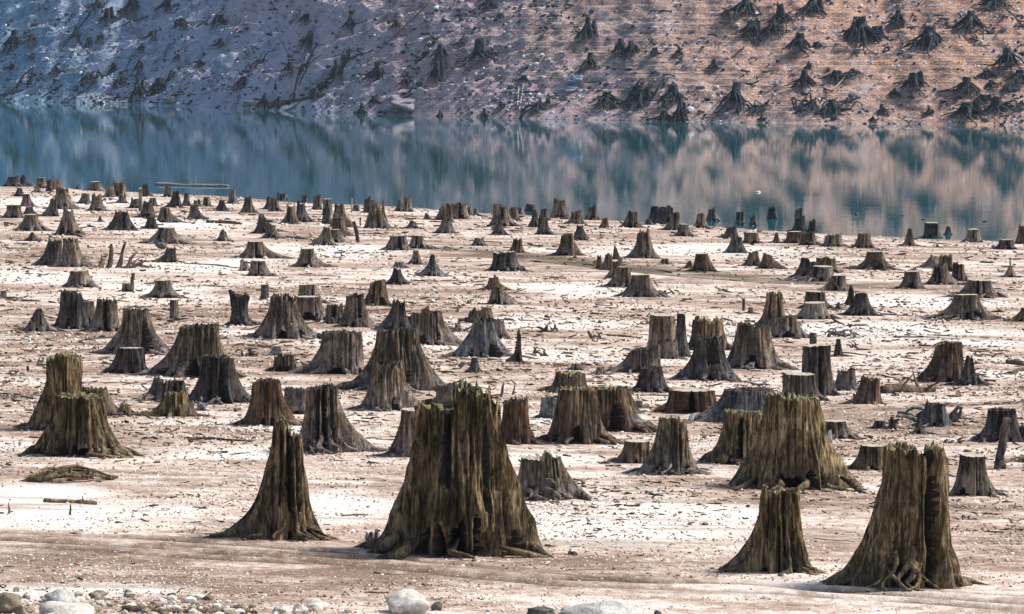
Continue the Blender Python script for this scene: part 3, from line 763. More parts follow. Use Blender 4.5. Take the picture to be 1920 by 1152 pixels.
 dict(a=('H', 1590, 1785, 283, 1565, 1800, 560, 'c', 'w'), label='pale square sawn stump with a split-off slab on its right', short='the square sawn stump'),
 dict(a=('H', 1797, 1856, 276, 1780, 1895, 600, 'c', 'd'), label='tall thin slab standing just right of the square sawn stump', short=None),
 dict(a=('H', 1680, 1792, 455, 1658, 1805, 615, 'j', 'w'), label='low stump hugging the front of the square sawn stump', short=None),
 dict(a=('H', 1430, 1655, 510, 1270, 1665, 720, 'j', 'w'), label='stump with a jagged top stepping down into one long left root', short='the long-left-rooted stump', top=[(-1.2, .6), (-.7, .8), (-.2, .88), (.5, .93), (.7, 1.0), (1.2, 1.0)], gaps=((-.1, .3, .3, 0, .3),)),
 dict(a=('H', 1525, 1680, 655, 1465, 1740, 865, 'j', 'd'), label='ribbed dark stump like a bundle of reeds, in front of the long-left-rooted stump', short='the reed-ribbed stump', groove=1.9),
 dict(a=('G', 1220, 1528, 470, 1000, 1720, 940, 'j', 'w'), label='big grey-brown stump with a dark cave under its wide right root', short='the cave-rooted big stump', top=[(-1.2, .93), (-.9, .97), (0, 1), (1.2, 1)], gaps=((.55, .6, .16, 0, .3), (-.8, .4, .2, 0, .2)), extra=tangle(5, 1.0, .2, (math.pi * 1.05, math.pi * 1.3))),
 dict(a=('G', 1188, 1402, 690, 1105, 1560, 1085, 'j', 'w'), label='slender-waisted grey stump in front of the cave-rooted big stump', short='the slender-waisted stump', gaps=((.55, .5, .14, 0, .3),), extra=tangle(3, 1, .1)),
 dict(a=('G', 825, 1115, 485, 648, 1130, 810, 'j', 'w'), label='wide smooth greenish stump with a dark blue scorched-looking foot', short='the wide smooth stump', top=[(-1.2, .96), (-.6, 1), (0, .99), (.6, .97), (1.2, .93)], groove=.5, gaps=((-.1, .35, .5, 0, .15),)),
 dict(a=('F', 1348, 1655, 438, 1085, 1760, 838, 'j', 'w'), label='large pale-rooted stump partly covered by a darker one, left of centre', short='the large pale-rooted stump', top=[(-1.2, .9), (-.8, .97), (0, .985), (.7, 1), (1.2, .98)], gaps=((-.2, .5, .2, 0, .35),), groove=.9),
 dict(a=('F', 1530, 1752, 665, 1420, 1880, 1030, 'j', 'd'), label='dark stump in front of the large pale-rooted stump', short=None, top=[(-1.2, .95), (-.6, 1), (.4, .96), (1.2, .9)], gaps=((-.55, .5, .15, 0, .9), (.3, .4, .2, 0, .8))),
 dict(a=('F', 925, 1115, 322, 755, 1280, 665, 'j', 'w'), label='pale grey stump with a huge black cavity gaping on its right side', short='the black-cavity stump', top=[(-1.2, .97), (.3, 1), (.5, .94), (.7, 1), (1.2, .97)], gaps=((.75, .95, .3, 0, .68),), groove=.8),
 dict(a=('F', 893, 1072, 610, 800, 1115, 805, 'c', 'd'), label='short fluted dark stump in front of the black-cavity stump', short='the short fluted stump', groove=1.5),
 dict(a=('F', 1170, 1392, 830, 1060, 1450, 1010, 'h', 'w'), label='hollow ribbed stump with a mossy square one in front of it', short='the hollow ribbed stump', groove=1.5, gaps=((.4, .6, .1, .2, 1), (.7, .6, .1, .2, 1))),
 dict(a=('F', 1238, 1392, 925, 1085, 1480, 1130, 'j', 'm'), label='low mossy square stump in front of the hollow ribbed stump', short=None),
 dict(a=('G', 428, 617, 190, 285, 790, 545, 'j', 'w'), label='grey stump with many white-edged roots fanning out, left of centre', short='the fan-rooted stump', gaps=((.05, .5, .2, 0, .2),), roots=7),
 dict(a=('G', 115, 270, 182, 145, 320, 445, 'g', 'd'), label='odd top-heavy stump like a broken goblet with a crooked prop root', short='the goblet stump', top=[(-1.2, 1.05), (-.7, 1.0), (-.3, .88), (.3, .86), (.7, .90), (1.2, .82)]),
 dict(a=('E', 1405, 1572, 690, 1215, 1735, 885, 'c', 'w'), label='flat-sawn stump on a wide tent of arched bare roots, at far right', short='the tent-rooted stump', roots=9, groove=1.2, gaps=((0, .5, .2, 0, .3), (.6, .5, .2, 0, .4))),
 dict(a=('E', 268, 428, 750, 185, 485, 880, 'c', 'l'), label='pale tan sawn stump with a white rim, a second sawn block behind it', short='the pale tan sawn stump', groove=.4),
 dict(a=('D', 500, 660, 745, 390, 780, 950, 'c', 'w'), label='sawn stump with a bright flat top, front right one of a staggered group of three', short='the bright-topped sawn stump', roots=6),
 dict(a=('C', 990, 1185, 635, 955, 1260, 812, 'c', 'd'), label='wide blocky stump with a rotten left side and a pale sawn right side', short='the wide blocky stump', top=[(-1.2, .9), (-.9, .98), (-.6, .9), (-.4, 1), (1.2, 1)], gaps=((-.6, .5, .1, .3, 1),)),
 dict(a=('A', 438, 555, 605, 300, 560, 860, 'j', 'd'), label='left half of a twin-trunked stump, its trunk near-black', short='the twin-trunked pair'),
 dict(a=('A', 575, 692, 597, 540, 850, 870, 'j', 'w'), label='right half of a twin-trunked stump, lit along its right edge', short=None),
]

# remaining stumps:  tile  xtl xtr yt  xbl xbr yb  style mat
REST = """
A 75 165 50 40 190 145 j d
A 185 240 45 170 310 135 j d
A 335 410 65 325 430 160 c w
A 425 465 75 415 475 190 j d
A 475 552 85 470 562 175 h r
A 322 350 135 265 400 200 j w
A 150 203 155 115 212 235 j d
A 690 706 125 645 722 165 p d
A 815 902 100 770 942 185 c w
A 1028 1122 80 1000 1140 240 h b
A 960 1028 135 925 1042 242 j w
A 1082 1132 230 1020 1147 295 j d
A 510 615 150 440 720 350 j w
A 210 266 210 185 315 325 c w
A 740 802 200 700 820 300 j d
A 828 912 205 795 962 365 j w
A 455 512 240 375 530 415 j d
A 70 182 310 25 212 430 c w
A 238 292 322 215 332 395 j d
A 225 332 395 130 460 545 c w
A 570 662 332 500 765 585 j w
A 1185 1247 245 1165 1262 340 j d
A 1250 1281 160 1245 1292 370 o l
A 1284 1332 110 1270 1375 235 j d
A 1290 1372 250 1240 1396 425 h d
A 1490 1546 140 1470 1562 240 j w
A 1558 1612 182 1488 1640 335 j d
A 1655 1702 205 1635 1716 320 j d
A 1748 1812 260 1732 1822 326 j w
A 1835 1886 240 1820 1905 325 c w
A 1348 1402 245 1338 1427 320 c w
A 1440 1532 335 1402 1650 470 j w
A 1718 1777 300 1688 1870 440 j d
A 1330 1402 415 1300 1427 527 j d
A 1040 1152 350 955 1225 540 h d
A 262 312 560 180 400 637 p d
A 1432 1572 512 1280 1690 662 c w
A 1490 1578 685 1370 1600 830 j d
A 635 788 900 590 880 1055 c w
A 4 60 1080 0 64 1150 o w
A 1102 1172 1010 1098 1175 1092 j r
A 1395 1538 985 1310 1620 1150 c w
A 882 912 412 862 940 465 p w
B 335 387 170 315 418 300 h y
B 246 292 260 188 330 365 j d
B 473 537 230 438 577 382 j w
B 668 707 235 620 717 352 p d
B 710 777 245 690 802 370 j w
B 770 852 195 760 860 266 j w
B 860 922 290 798 957 482 j w
B 948 1012 277 928 1092 465 j d
B 990 1038 216 984 1042 292 j d
B 1094 1162 216 1080 1167 355 j w
B 1184 1252 256 1170 1266 400 c w
B 1180 1241 325 1168 1262 485 j d
B 1288 1367 285 1252 1480 510 j w
B 1268 1362 425 1254 1440 592 c w
B 1248 1332 530 1238 1372 652 c w
B 1170 1242 505 1060 1290 677 j w
B 598 692 400 553 702 570 p d
B 684 752 470 630 842 612 j w
B 1548 1602 235 1544 1607 380 j d
B 1608 1692 270 1560 1810 522 j w
B 1704 1732 265 1690 1760 462 p b
B 1450 1502 310 1446 1506 366 j d
B 245 312 535 190 380 637 p w
B 500 637 637 410 850 792 c w
B 440 502 805 430 526 905 j w
B 535 657 812 513 737 952 c w
B 978 1097 702 910 1250 872 c w
C 178 250 120 168 257 277 j w
C 122 167 175 85 202 272 p w
C 365 412 290 353 437 347 p d
C 558 606 200 530 627 372 j r
C 503 552 220 455 562 352 j w
C 613 742 195 598 762 342 j w
C 743 782 230 738 802 302 j w
C 810 846 245 806 848 305 c w
C 518 602 325 450 642 472 j d
C 232 292 355 190 332 427 j w
C 988 1112 206 948 1202 407 j w
C 1128 1197 226 1118 1227 362 j w
C 1198 1247 230 1194 1250 296 j w
C 1283 1357 206 1268 1372 272 j d
C 1338 1382 260 1298 1402 416 j d
C 1413 1472 241 1398 1492 347 j w
C 1393 1472 310 1378 1522 482 j w
C 1533 1622 155 1508 1682 332 j w
C 1688 1782 262 1638 1802 387 h w
C 1843 1907 220 1798 1942 352 j w
C 1738 1792 375 1698 1847 532 j d
C 1003 1062 367 968 1117 487 j d
C 60 192 492 0 240 627 c w
C 250 352 487 203 437 607 c w
C 818 892 505 778 932 587 h w
C 1163 1237 506 1123 1257 642 j b
C 1598 1702 471 1528 1792 672 j b
C 263 312 605 213 352 752 j w
C 393 467 667 258 592 857 p y
C 98 172 725 88 202 782 c w
C 83 152 782 0 252 932 j d
C 948 1027 845 878 1142 982 j r
C 968 1062 937 938 1232 1112 j w
D 238 287 230 203 302 327 j r
D 468 547 170 398 602 322 j w
D 678 752 122 648 742 272 h d
D 756 868 120 698 882 292 j d
D 853 932 184 788 947 347 j w
D 625 682 240 603 697 297 p d
D 928 1012 290 893 1052 402 c d
D 1088 1157 184 1053 1192 327 j w
D 1193 1257 144 1168 1302 267 j w
D 1443 1512 178 1438 1516 300 c w
D 1568 1617 210 1560 1627 310 j d
D 1733 1802 124 1718 1812 250 j d
D 1358 1442 305 1298 1467 417 j d
D 1513 1642 365 1498 1662 467 c b
D 1398 1492 415 1343 1527 552 j d
D 1778 1822 370 1723 1857 462 p b
D 558 652 330 458 742 602 j w
D 338 384 490 328 442 612 p b
D 190 226 565 178 237 692 j r
D 263 322 550 213 332 712 j b
D 328 417 592 268 422 777 j w
D 363 487 676 268 502 862 c w
D 765 832 600 743 862 657 j l
D 1078 1182 555 1048 1252 717 c r
D 983 1042 620 963 1062 692 p b
D 1558 1642 535 1498 1672 672 j b
D 1678 1762 550 1638 1902 697 j b
D 1495 1521 962 1492 1524 1072 o d
D 1553 1592 1040 1548 1596 1092 j b
E 205 259 42 200 266 110 j w
E 205 273 98 180 292 217 j d
E 308 357 124 298 377 222 j r
E 148 252 217 128 262 307 c b
E 253 352 215 248 387 320 j w
E 428 542 231 413 557 332 h w
E 673 762 225 638 792 342 h b
E 1033 1087 200 998 1117 327 p r
E 1178 1277 151 1168 1292 270 c d
E 1333 1372 180 1313 1397 245 p d
E 1498 1582 200 1463 1602 300 c w
E 1738 1842 279 1703 1852 352 c d
E 1885 1960 162 1860 1970 312 j r
E 743 857 370 638 952 507 c b
E 248 362 415 188 362 572 h d
E 368 507 405 358 522 527 h b
E 343 482 478 228 492 592 c w
E 478 577 546 378 612 667 c w
E 1208 1282 390 1118 1292 492 j w
E 1285 1377 384 1278 1382 520 j b
E 1238 1342 455 1178 1442 622 h w
E 1383 1467 450 1368 1502 592 j w
E 1028 1132 515 968 1177 652 c w
E 1790 1842 482 1743 1872 562 p b
E 1498 1674 580 1398 1752 717 c w
E 290 422 670 264 492 800 c b
E 653 742 680 560 822 852 h d
E 598 647 625 570 652 770 p b
E 510 547 750 498 560 805 p d
E 1900 2010 790 1800 2040 897 j m
E 500 552 1030 494 570 1155 p d
F 468 614 185 415 660 470 j d
F 618 702 240 600 725 430 j w
F 728 872 226 660 897 490 j w
F 212 322 325 140 440 490 p w
F 1278 1332 250 1266 1345 392 o w
G 358 412 134 343 417 246 o d
G 648 772 135 612 840 275 c w
G 618 805 225 590 872 405 c w
G 848 972 280 838 987 430 j w
G 998 1128 202 945 1197 457 j w
G 1175 1292 100 1110 1322 297 h b
G 1348 1434 240 1205 1502 482 j d
G 1556 1718 305 1488 1852 592 j w
G 1453 1562 345 1438 1602 480 j w
G 458 604 645 445 632 790 j b
G 453 508 594 413 522 667 c y
G 1815 1852 420 1800 1865 485 o w
H 248 407 225 208 422 345 j b
H 268 422 286 112 545 602 j y
H 428 502 310 422 552 467 j w
H 590 628 400 490 632 637 p b
H 258 302 600 180 370 715 o d
H 1010 1082 645 1000 1090 697 c l
H 1198 1252 670 1150 1300 732 j w
L 1030 1092 235 1020 1096 292 c l
J 672 740 350 645 812 422 p m
R 1437 1467 544 1418 1480 612 j b
R 1450 1493 592 1438 1515 634 j w
R 1518 1531 624 1515 1534 668 o w
M 920 962 225 905 968 266 c d
M 988 1018 208 975 1082 268 p b
M 1118 1152 218 1098 1192 292 p w
M 1160 1250 130 1125 1292 258 h y
M 1280 1332 185 1258 1352 222 c w
M 1612 1680 245 1600 1700 330 j d
M 1600 1690 395 1560 1720 430 p m
""".strip().split('\n')

idx = 0
for h in HERO:
    kw = {k: v for k, v in h.items() if k != 'a'}
    make_stump(idx, *h['a'], **kw); idx += 1
for ln in REST:
    p = ln.split()
    r_ = random.Random(idx)
    gp = []
    for _ in range(r_.choice([1, 2, 2, 3])):
        if r_.random() < .6: gp.append((r_.uniform(-.75, .75), r_.uniform(.4, .8), r_.uniform(.14, .34), 0, r_.uniform(.08, .38)))
        else: gp.append((r_.uniform(-.8, .8), r_.uniform(.3, .6), r_.uniform(.07, .14), r_.uniform(0, .4), 1.0))
    tp = None
    if p[7] in 'jh' and r_.random() < .75:
        xs_ = sorted(r_.uniform(-1, 1) for _ in range(r_.randint(2, 5))); lv = [r_.uniform(.78, 1.0) for _ in range(len(xs_) + 1)]
        lv[r_.randrange(len(lv))] = 1.0; tp = [(-1.3, lv[0])]
        for q_, x_ in enumerate(xs_): tp += [(x_ - .04, lv[q_] + r_.uniform(-.03, .03)), (x_ + .04, lv[q_ + 1])]
        tp += [(1.3, lv[-1])]; tp.sort()
    make_stump(idx, p[0], *[float(q) for q in p[1:7]], p[7], p[8], groove=1.0 + 0.3 * math.sin(idx), gaps=gp if p[7] != 'o' else (), top=tp, pw=r_.uniform(1.9, 3.4)); idx += 1

# ------------------------------------------------------------------ logs, sticks, root clumps on the lake bed
def log_between(px0, py0, px1, py1, thick_px, mat, name='driftwood_log', label=None, short=None, bend=0.0, lift0=0.0, lift1=0.0, taper=0.5, water=False, snags=0, cat='log', n=16, rough=0.25, look='', noun='log'):
    a = np.array([float(c) for c in hit(px0, py0)]); b = np.array([float(c) for c in hit(px1, py1)])
    s = (a[1] + b[1]) / 2 / FPX
    r = thick_px * s / 2
    if water: a[2] = b[2] = 0.0
    a[2] += lift0 * s + r * 0.45; b[2] += lift1 * s + r * 0.45
    f = np.linspace(0, 1, n)
    d = b - a; perp = np.array([-d[1], d[0], 0]); perp /= np.linalg.norm(perp) + 1e-9
    ln_ = np.linalg.norm(d)
    sd_ = (px0 * 13 + py0 * 7) % 97
    pts = a + d * f[:, None] + perp * ((bend * ln_ * np.sin(math.pi * f) + 0.03 * ln_ * np.sin(f * 7 + sd_))[:, None])
    pts[:, 2] += 0.15 * r * np.sin(f * 9 + sd_)
    if lift0 == 0 and lift1 == 0 and not water:
        pts[:, 2] = ground_z(pts[:, 0], pts[:, 1]) + r * 0.45 + 0.2 * r * np.sin(f * 6 + sd_)
    c = pts.mean(0)
    c[2] = ground_z(c[0], c[1]) if not water else 0
    mb = MB()
    tube(mb, pts - c, r * (1 - (1 - taper) * f) * (0.8 + 0.2 * np.sin(f * 5 + sd_) ** 2), 10, seed=sd_, rough=rough)
    rs = np.random.RandomState(int(sd_))
    if snags:
        o = empty(name, c)
        mb.obj('log_body' if name == 'driftwood_log' else 'stem', [W[mat]], o)
        for q in range(snags):
            i = rs.randint(2, n - 2); m2 = MB(); g_ = np.linspace(0, 1, 7)
            dr = np.array([rs.uniform(-.5, .5), rs.uniform(-.4, .4), rs.uniform(.3, 1.0)]); dr /= np.linalg.norm(dr)
            L_ = r * rs.uniform(2.5, 6)
            tube(m2, (pts[i] - c) + dr * L_ * g_[:, None] + np.array([0.2, 0, 0]) * L_ * (g_ ** 2)[:, None], r * 0.35 * (1 - 0.8 * g_), 6, seed=q)
            m2.obj('branch', [W[mat]], o)
    else:
        o = mb.obj(name, [W[mat]], loc=c)
    o['category'] = cat
    THINGS.append(dict(o=o, x=(px0 + px1) / 2, y=(py0 + py1) / 2, label=label, short=short, look=look or LOOKC[mat], noun=noun, zone='field'))
    return o
def stick(px0, py0, px1, py1, w, mat='b', **kw):
    kw.setdefault('noun', 'stick'); kw.setdefault('cat', 'stick')
    return log_between(px0, py0, px1, py1, w, mat, name='stick', n=9, **kw)

log_between(1655, 738, 1752, 735, 22, 'b', label='big rounded fallen log lying right of the rust-brown stump', short='the big fallen log', snags=3, taper=.55, bend=.05)
log_between(346, 824, 478, 828, 8, 'b', label='straight narrow log lying alone on the flat left of the mossy spire stump')
log_between(390, 418, 455, 421, 9, 'r', label='short round reddish log lying beyond the hollow stump, far left')
log_between(290, 348, 426, 351, 6, 'L', water=True, label='long pale log floating in the water off the far left stumps', short='the long floating log', taper=.9)
log_between(345, 494, 452, 503, 4, 'w', label='long thin log lying flat on the gravel, far left')
log_between(534, 446, 578, 449, 8, 'w', label='grey log trailing from the foot of a dark stump, far left', bend=-.1)
def mound():
    P = [float(c) for c in hit(140, 903)]; s = P[1] / FPX; rs = np.random.RandomState(5)
    o = empty('driftwood_mound', P)
    for q in range(16):
        n = 14; f = np.linspace(0, 1, n); u = q / 15.0
        x0 = -100 + 60 * u + rs.uniform(-15, 15); x1 = x0 + rs.uniform(70, 140)
        x1 = min(x1, 112); x = x0 + (x1 - x0) * f
        hh = np.interp(x, [-105, -60, -10, 30, 60, 112], [2, 20, 24, 20, 10, 1]) * rs.uniform(.4, 1.0)
        z = hh - 3 + 1.5 * np.sin(f * 8 + q); y = rs.uniform(-.25, .4) + .12 * np.sin(f * 5 + q)
        m_ = MB(); tube(m_, np.stack([x * s, np.full(n, y) + 0 * x, z * s], 1), s * rs.uniform(3.5, 7) * (1 - .6 * f) * (.4 + .6 * smooth(0, .2, f)), 8, seed=q, rough=.35)
        m_.obj('root', [W['m']], o)
    for q in range(7):
        m_ = MB(); x = rs.uniform(-60, 40); f = np.linspace(0, 1, 6)
        tube(m_, np.stack([(x + 3 * f) * s, 0 * f, (14 + rs.uniform(8, 16) * f) * s], 1), s * 2.2 * (1 - .7 * f), 6, seed=q); m_.obj('root_stub', [W['m']], o)
    o['category'] = 'driftwood'
    THINGS.append(dict(o=o, x=140, y=903, label='low mossy mound of twisted driftwood in the left foreground', short='the mossy driftwood mound', look='mossy', noun='mound', zone='field'))
mound()
log_between(84, 941, 182, 947, 11, 'm', label='stubby olive log lying in front of the driftwood mound', short=None, snags=1, taper=.7)
log_between(1890, 682, 1945, 690, 14, 'b', label='rounded brown log entering from the right edge, upper of two')
log_between(1888, 702, 1945, 692, 10, 'b', label='curved brown log entering from the right edge, lower of two')
log_between(228, 1148, 470, 1150, 13, 'b', label='weathered driftwood beam cut off by the bottom edge at left', taper=.8)
# leaning post in front of the dark stump at right
def post(px, yb, px1, yt, w, mat, label, name='post', pointed=False, cat='post', noun='post'):
    P = [float(c) for c in hit(px, yb)]; s = P[1] / FPX
    H = (yb - yt) * s; dx_ = (px1 - px) * s; n = 12; f = np.linspace(0, 1, n)
    mb = MB()
    pts = np.stack([dx_ * f ** 1.1, 0.02 * np.sin(f * 5), H * f], 1); pts = np.concatenate([[[0, 0, -0.3]], pts])
    rad = w * s / 2 * (1 - (0.75 if pointed else 0.15) * f); rad = np.concatenate([[rad[0] * 1.2], rad])
    tube(mb, pts, rad, 9, seed=px % 31, rough=0.35)
    o = mb.obj(name, [W[mat]], loc=(P[0], P[1], P[2])); o['category'] = cat
    THINGS.append(dict(o=o, x=px, y=yb, label=label, short=None, look=LOOKC[mat], noun=noun, zone='field'))
    return o
post(1872, 880, 1887, 782, 20, 'd', 'thin ribbed dark post leaning right, in front of the dark stump at right')
post(659, 399, 660, 373, 3, 'L', 'thin white upright stick among the far left stumps')
post(247, 548, 250, 512, 8, 'd', 'small dark forked post beyond the black-cavity stump')
post(672, 455, 664, 415, 7, 'b', 'thin crooked leaning post behind the far stumps left of centre')
post(675, 424, 676, 408, 3, 'd', 'tiny T-shaped stick standing alone, left of centre near the water')
post(131, 966, 133, 945, 6, 'm', 'short dark peg standing before the stubby olive log', pointed=True)
post(17, 963, 17, 941, 5, 'w', 'short pale peg at the left edge of the foreground', pointed=True)
post(940, 745, 945, 715, 7, 'd', 'short dark forked snag right behind the giant centre stump', pointed=True)
post(962, 740, 966, 719, 5, 'b', 'thin spike leaning right, behind the narrow reddish stump', pointed=True)
post(69, 685, 76, 668, 4, 'd', 'left one of two small dark leaning pegs, by the left edge', pointed=True)
post(77, 683, 83, 669, 4, 'd', 'right one of two small dark leaning pegs, by the left edge', pointed=True)
post(52, 698, 52, 686, 5, 'd', 'stubby dark peg below the two leaning pegs at left')
post(1894, 505, 1894, 484, 3, 'd', 'thin spike rising from a small pointed stump, far right')

def root_clump(px, yb, w, h, cnt, mat, label, name='root_clump', up=0.7, short=None, seed=0, thick=0.12):
    P = [float(c) for c in hit(px, yb)]; s = P[1] / FPX
    rs = np.random.RandomState(seed + int(px))
    o = empty(name, P)
    Wd, Hd = w * s, h * s
    for q in range(cnt):
        n = 10; f = np.linspace(0, 1, n)
        x0 = rs.uniform(-.35, .35) * Wd; x1 = x0 + rs.uniform(-.35, .35) * Wd
        z1 = rs.uniform(.3, 1) * Hd * (up if q % 2 else 1)
        y0 = rs.uniform(-.2, .2) * Wd; y1 = y0 + rs.uniform(-.3, .3) * Wd
        pts = np.stack([x0 + (x1 - x0) * f + 0.06 * Wd * np.sin(f * 5 + q), y0 + (y1 - y0) * f, -0.03 + z1 * np.sin(f * rs.uniform(1.3, 2.8))], 1)
        mb = MB(); tube(mb, pts, thick * Hd * rs.uniform(.6, 1.2) * (1 - .7 * f) + .006, 7, seed=q, rough=.3); mb.obj('root', [W[mat]], o)
    o['category'] = 'driftwood'
    THINGS.append(dict(o=o, x=px, y=yb, label=label, short=short, look=LOOKC[mat], noun='root clump', zone='field'))
def horns():
    P = [float(c) for c in hit(232, 503)]; s = P[1] / FPX
    o = empty('root_clump', P)
    for q, (x0, z0, x1, z1, w) in enumerate([(-32, -3, -22, 45, 11), (-16, -3, 4, 48, 10), (2, -3, 26, 32, 9), (12, -2, 40, 14, 8), (30, 4, 56, -1, 6), (-44, -3, -42, 20, 13), (-6, 0, 36, 6, 6), (-50, 10, -40, 24, 4), (14, 8, 34, 20, 5)]):
        f = np.linspace(0, 1, 9); m_ = MB()
        tube(m_, np.stack([(x0 + (x1 - x0) * f + 3 * np.sin(f * 4 + q)) * s, .25 * np.sin(q * 2.1) + .2 * f, (z0 + (z1 - z0) * f ** 1.15) * s], 1), w * s / 2 * (1 - .55 * f), 8, seed=q, rough=.4)
        m_.obj('root', [W['b']], o)
    o['category'] = 'driftwood'
    THINGS.append(dict(o=o, x=234, y=505, label='upturned clump of thick horn-like broken roots, far left', short='the horned root clump', look='brown', noun='root clump', zone='field'))
horns()
root_clump(467, 668, 42, 18, 9, 'd', 'small dark tangle of twigs right of the large pale-rooted stump')
root_clump(490, 650, 50, 12, 4, 'b', 'low brown root hump beyond the small dark twig tangle', up=.3)
root_clump(860, 622, 60, 18, 8, 'w', 'scatter of grey broken wood behind the upright grey stump at centre')
root_clump(1035, 622, 45, 22, 6, 'b', 'dark zigzag scrap of bark and roots on the flat, right of centre')
root_clump(1010, 668, 70, 22, 5, 'b', 'curved fallen branches on the flat right of the thin pointed shard')
root_clump(1120, 635, 30, 22, 4, 'd', 'small dark Y-shaped snag on the open flat')
root_clump(1255, 552, 40, 14, 6, 'r', 'reddish twigs at the right foot of the bright-topped sawn stump')
root_clump(1575, 632, 80, 20, 10, 'd', 'line of dark debris behind the black square-topped stump')
root_clump(1600, 652, 40, 16, 5, 'd', 'dark twigs right of the small pointed stump at right')
root_clump(1750, 790, 110, 38, 14, 'y', 'bluish tangle of low roots on the flat, right of the big fallen log', short='the bluish root tangle')
root_clump(1610, 745, 60, 16, 6, 'd', 'dark roots at the foot of the rust-brown stump')
root_clump(1850, 670, 60, 12, 5, 'b', 'brown debris near the right edge beyond the thick brown stump')
root_clump(1880, 510, 40, 8, 4, 'b', 'low scraps of wood beside the small spiked stump, far right')
root_clump(1030, 962, 20, 6, 3, 'b', 'low twig by the right foot of the grey half-sawn stump')
root_clump(1110, 915, 80, 20, 3, 'w', 'forked branch lying right of the grey half-sawn stump', up=.5, thick=.08)
root_clump(1080, 1040, 50, 12, 6, 'b', 'handful of broken sticks in front, right of the giant centre stump')
root_clump(1025, 1025, 40, 12, 4, 'm', 'curled root lying at the right foot of the giant centre stump')
root_clump(695, 1012, 36, 28, 5, 'y', 'grey knob of wood at the left foot of the giant centre stump')
root_clump(1810, 975, 36, 14, 5, 'd', 'dark curled stick on the gravel right of the slotted mossy stump')
root_clump(1895, 980, 60, 7, 3, 'b', 'thin dark stick by the right edge in the foreground')
root_clump(1785, 830, 50, 16, 5, 'b', 'brown root scraps below the bluish root tangle')
root_clump(380, 770, 50, 30, 6, 'y', 'grey roots at the right foot of the dark overlapping stump, left')
root_clump(620, 775, 40, 24, 6, 'd', 'dark twigs between the root-matted and slender-waisted stumps')
root_clump(1680, 795, 60, 16, 6, 'b', 'broken brown roots left of the bluish root tangle')
root_clump(1400, 810, 90, 30, 8, 'y', 'grey driftwood litter at the foot of the tucked mossy stump', thick=.08)
root_clump(1440, 585, 40, 20, 3, 'y', 'curved pale root left of the tall brown stump, right of centre')
root_clump(20, 702, 60, 12, 6, 'd', 'dark driftwood scraps at the left edge, middle distance')
root_clump(130, 552, 50, 14, 3, 'd', 'dark branch stub left of a dark stump, far left')
root_clump(880, 688, 90, 20, 5, 'w', 'spidery root with an upright stub, right of the cave-rooted big stump')
root_clump(1645, 470, 70, 8, 5, 'd', 'low dark scraps between stumps near the water at right')

for i, (a, b, c, d, w, m_) in enumerate([
    (1030, 522, 1062, 523, 5, 'r'), (1116, 573, 1148, 574, 4, 'd'), (640, 968, 690, 966, 5, 'b'), (1170, 949, 1200, 950, 6, 'b'), (1070, 964, 1108, 966, 2.5, 'r'),
    (640, 540, 700, 545, 3, 'd'), (560, 516, 640, 520, 3, 'b'), (760, 608, 850, 610, 3, 'd'), (980, 682, 1040, 684, 3, 'd'), (1040, 655, 1120, 660, 3, 'b'),
    (1140, 630, 1200, 634, 5, 'r'), (1440, 648, 1495, 652, 2.5, 'b'), (1700, 632, 1800, 636, 3, 'd'), (1560, 660, 1640, 668, 3, 'd'), (160, 638, 225, 633, 5, 'd'), (0, 688, 42, 686, 5, 'b'),
    (0, 725, 32, 722, 4, 'b'), (60, 745, 62, 750, 5, 'd'), (15, 742, 70, 749, 5, 'd'), (265, 735, 280, 713, 3, 'd'), (830, 1042, 890, 1058, 3, 'l'), (700, 1076, 760, 1080, 4, 'b'), (460, 1002, 540, 1003, 4, 'b'),
    (1380, 715, 1440, 716, 3, 'b'), (1520, 1010, 1600, 1016, 2, 'b'), (1800, 745, 1840, 720, 2, 'b'), (1650, 590, 1720, 594, 4, 'y'), (300, 600, 350, 604, 3, 'd'), (190, 680, 250, 690, 3, 'b'),
    (135, 1083, 175, 1080, 4, 'l'), (690, 1112, 730, 1112, 4, 'b'), (1190, 756, 1230, 770, 3, 'b'), (480, 545, 520, 548, 3, 'b'), (700, 475, 740, 472, 3, 'd'), (880, 452, 940, 455, 3, 'd'), (1270, 495, 1300, 497, 4, 'd')]):
    stick(a, b, c, d, w, m_, look=('thin ' if w < 4 else 'short ') + LOOKC[m_])

# ------------------------------------------------------------------ rocks
def rock_mesh(rx, ry, rz, seed, n=22, m=14, sharp=0.35):
    u = np.linspace(0, 2 * math.pi, n, endpoint=False); v = np.linspace(0.02, math.pi - 0.02, m)
    U, V = np.meshgrid(u, v)
    x, y, z = np.sin(V) * np.cos(U), np.sin(V) * np.sin(U), np.cos(V)
    q = 1 + sharp * pnoise(x * 1.3 + seed, y * 1.3, z * 1.3) + 0.35 * sharp * pnoise(x * 3.1 + seed, y * 3.1, z * 3.1) + 0.12 * sharp * pnoise(x * 8 + seed, y * 8, z * 8)
    rs = np.random.RandomState(seed)
    for _ in range(5):            # knock flat facets off
        nn = rs.normal(size=3); nn /= np.linalg.norm(nn); dd = x * nn[0] + y * nn[1] + z * nn[2]
        q = np.where(dd * q > 0.72, 0.72 / np.maximum(dd, 0.1), q)
    mb = MB(); mb.add(np.stack([x * q * rx, y * q * ry, z * q * rz], -1).reshape(-1, 3), grid_quads(m, n, True)[:, ::-1])
    return mb
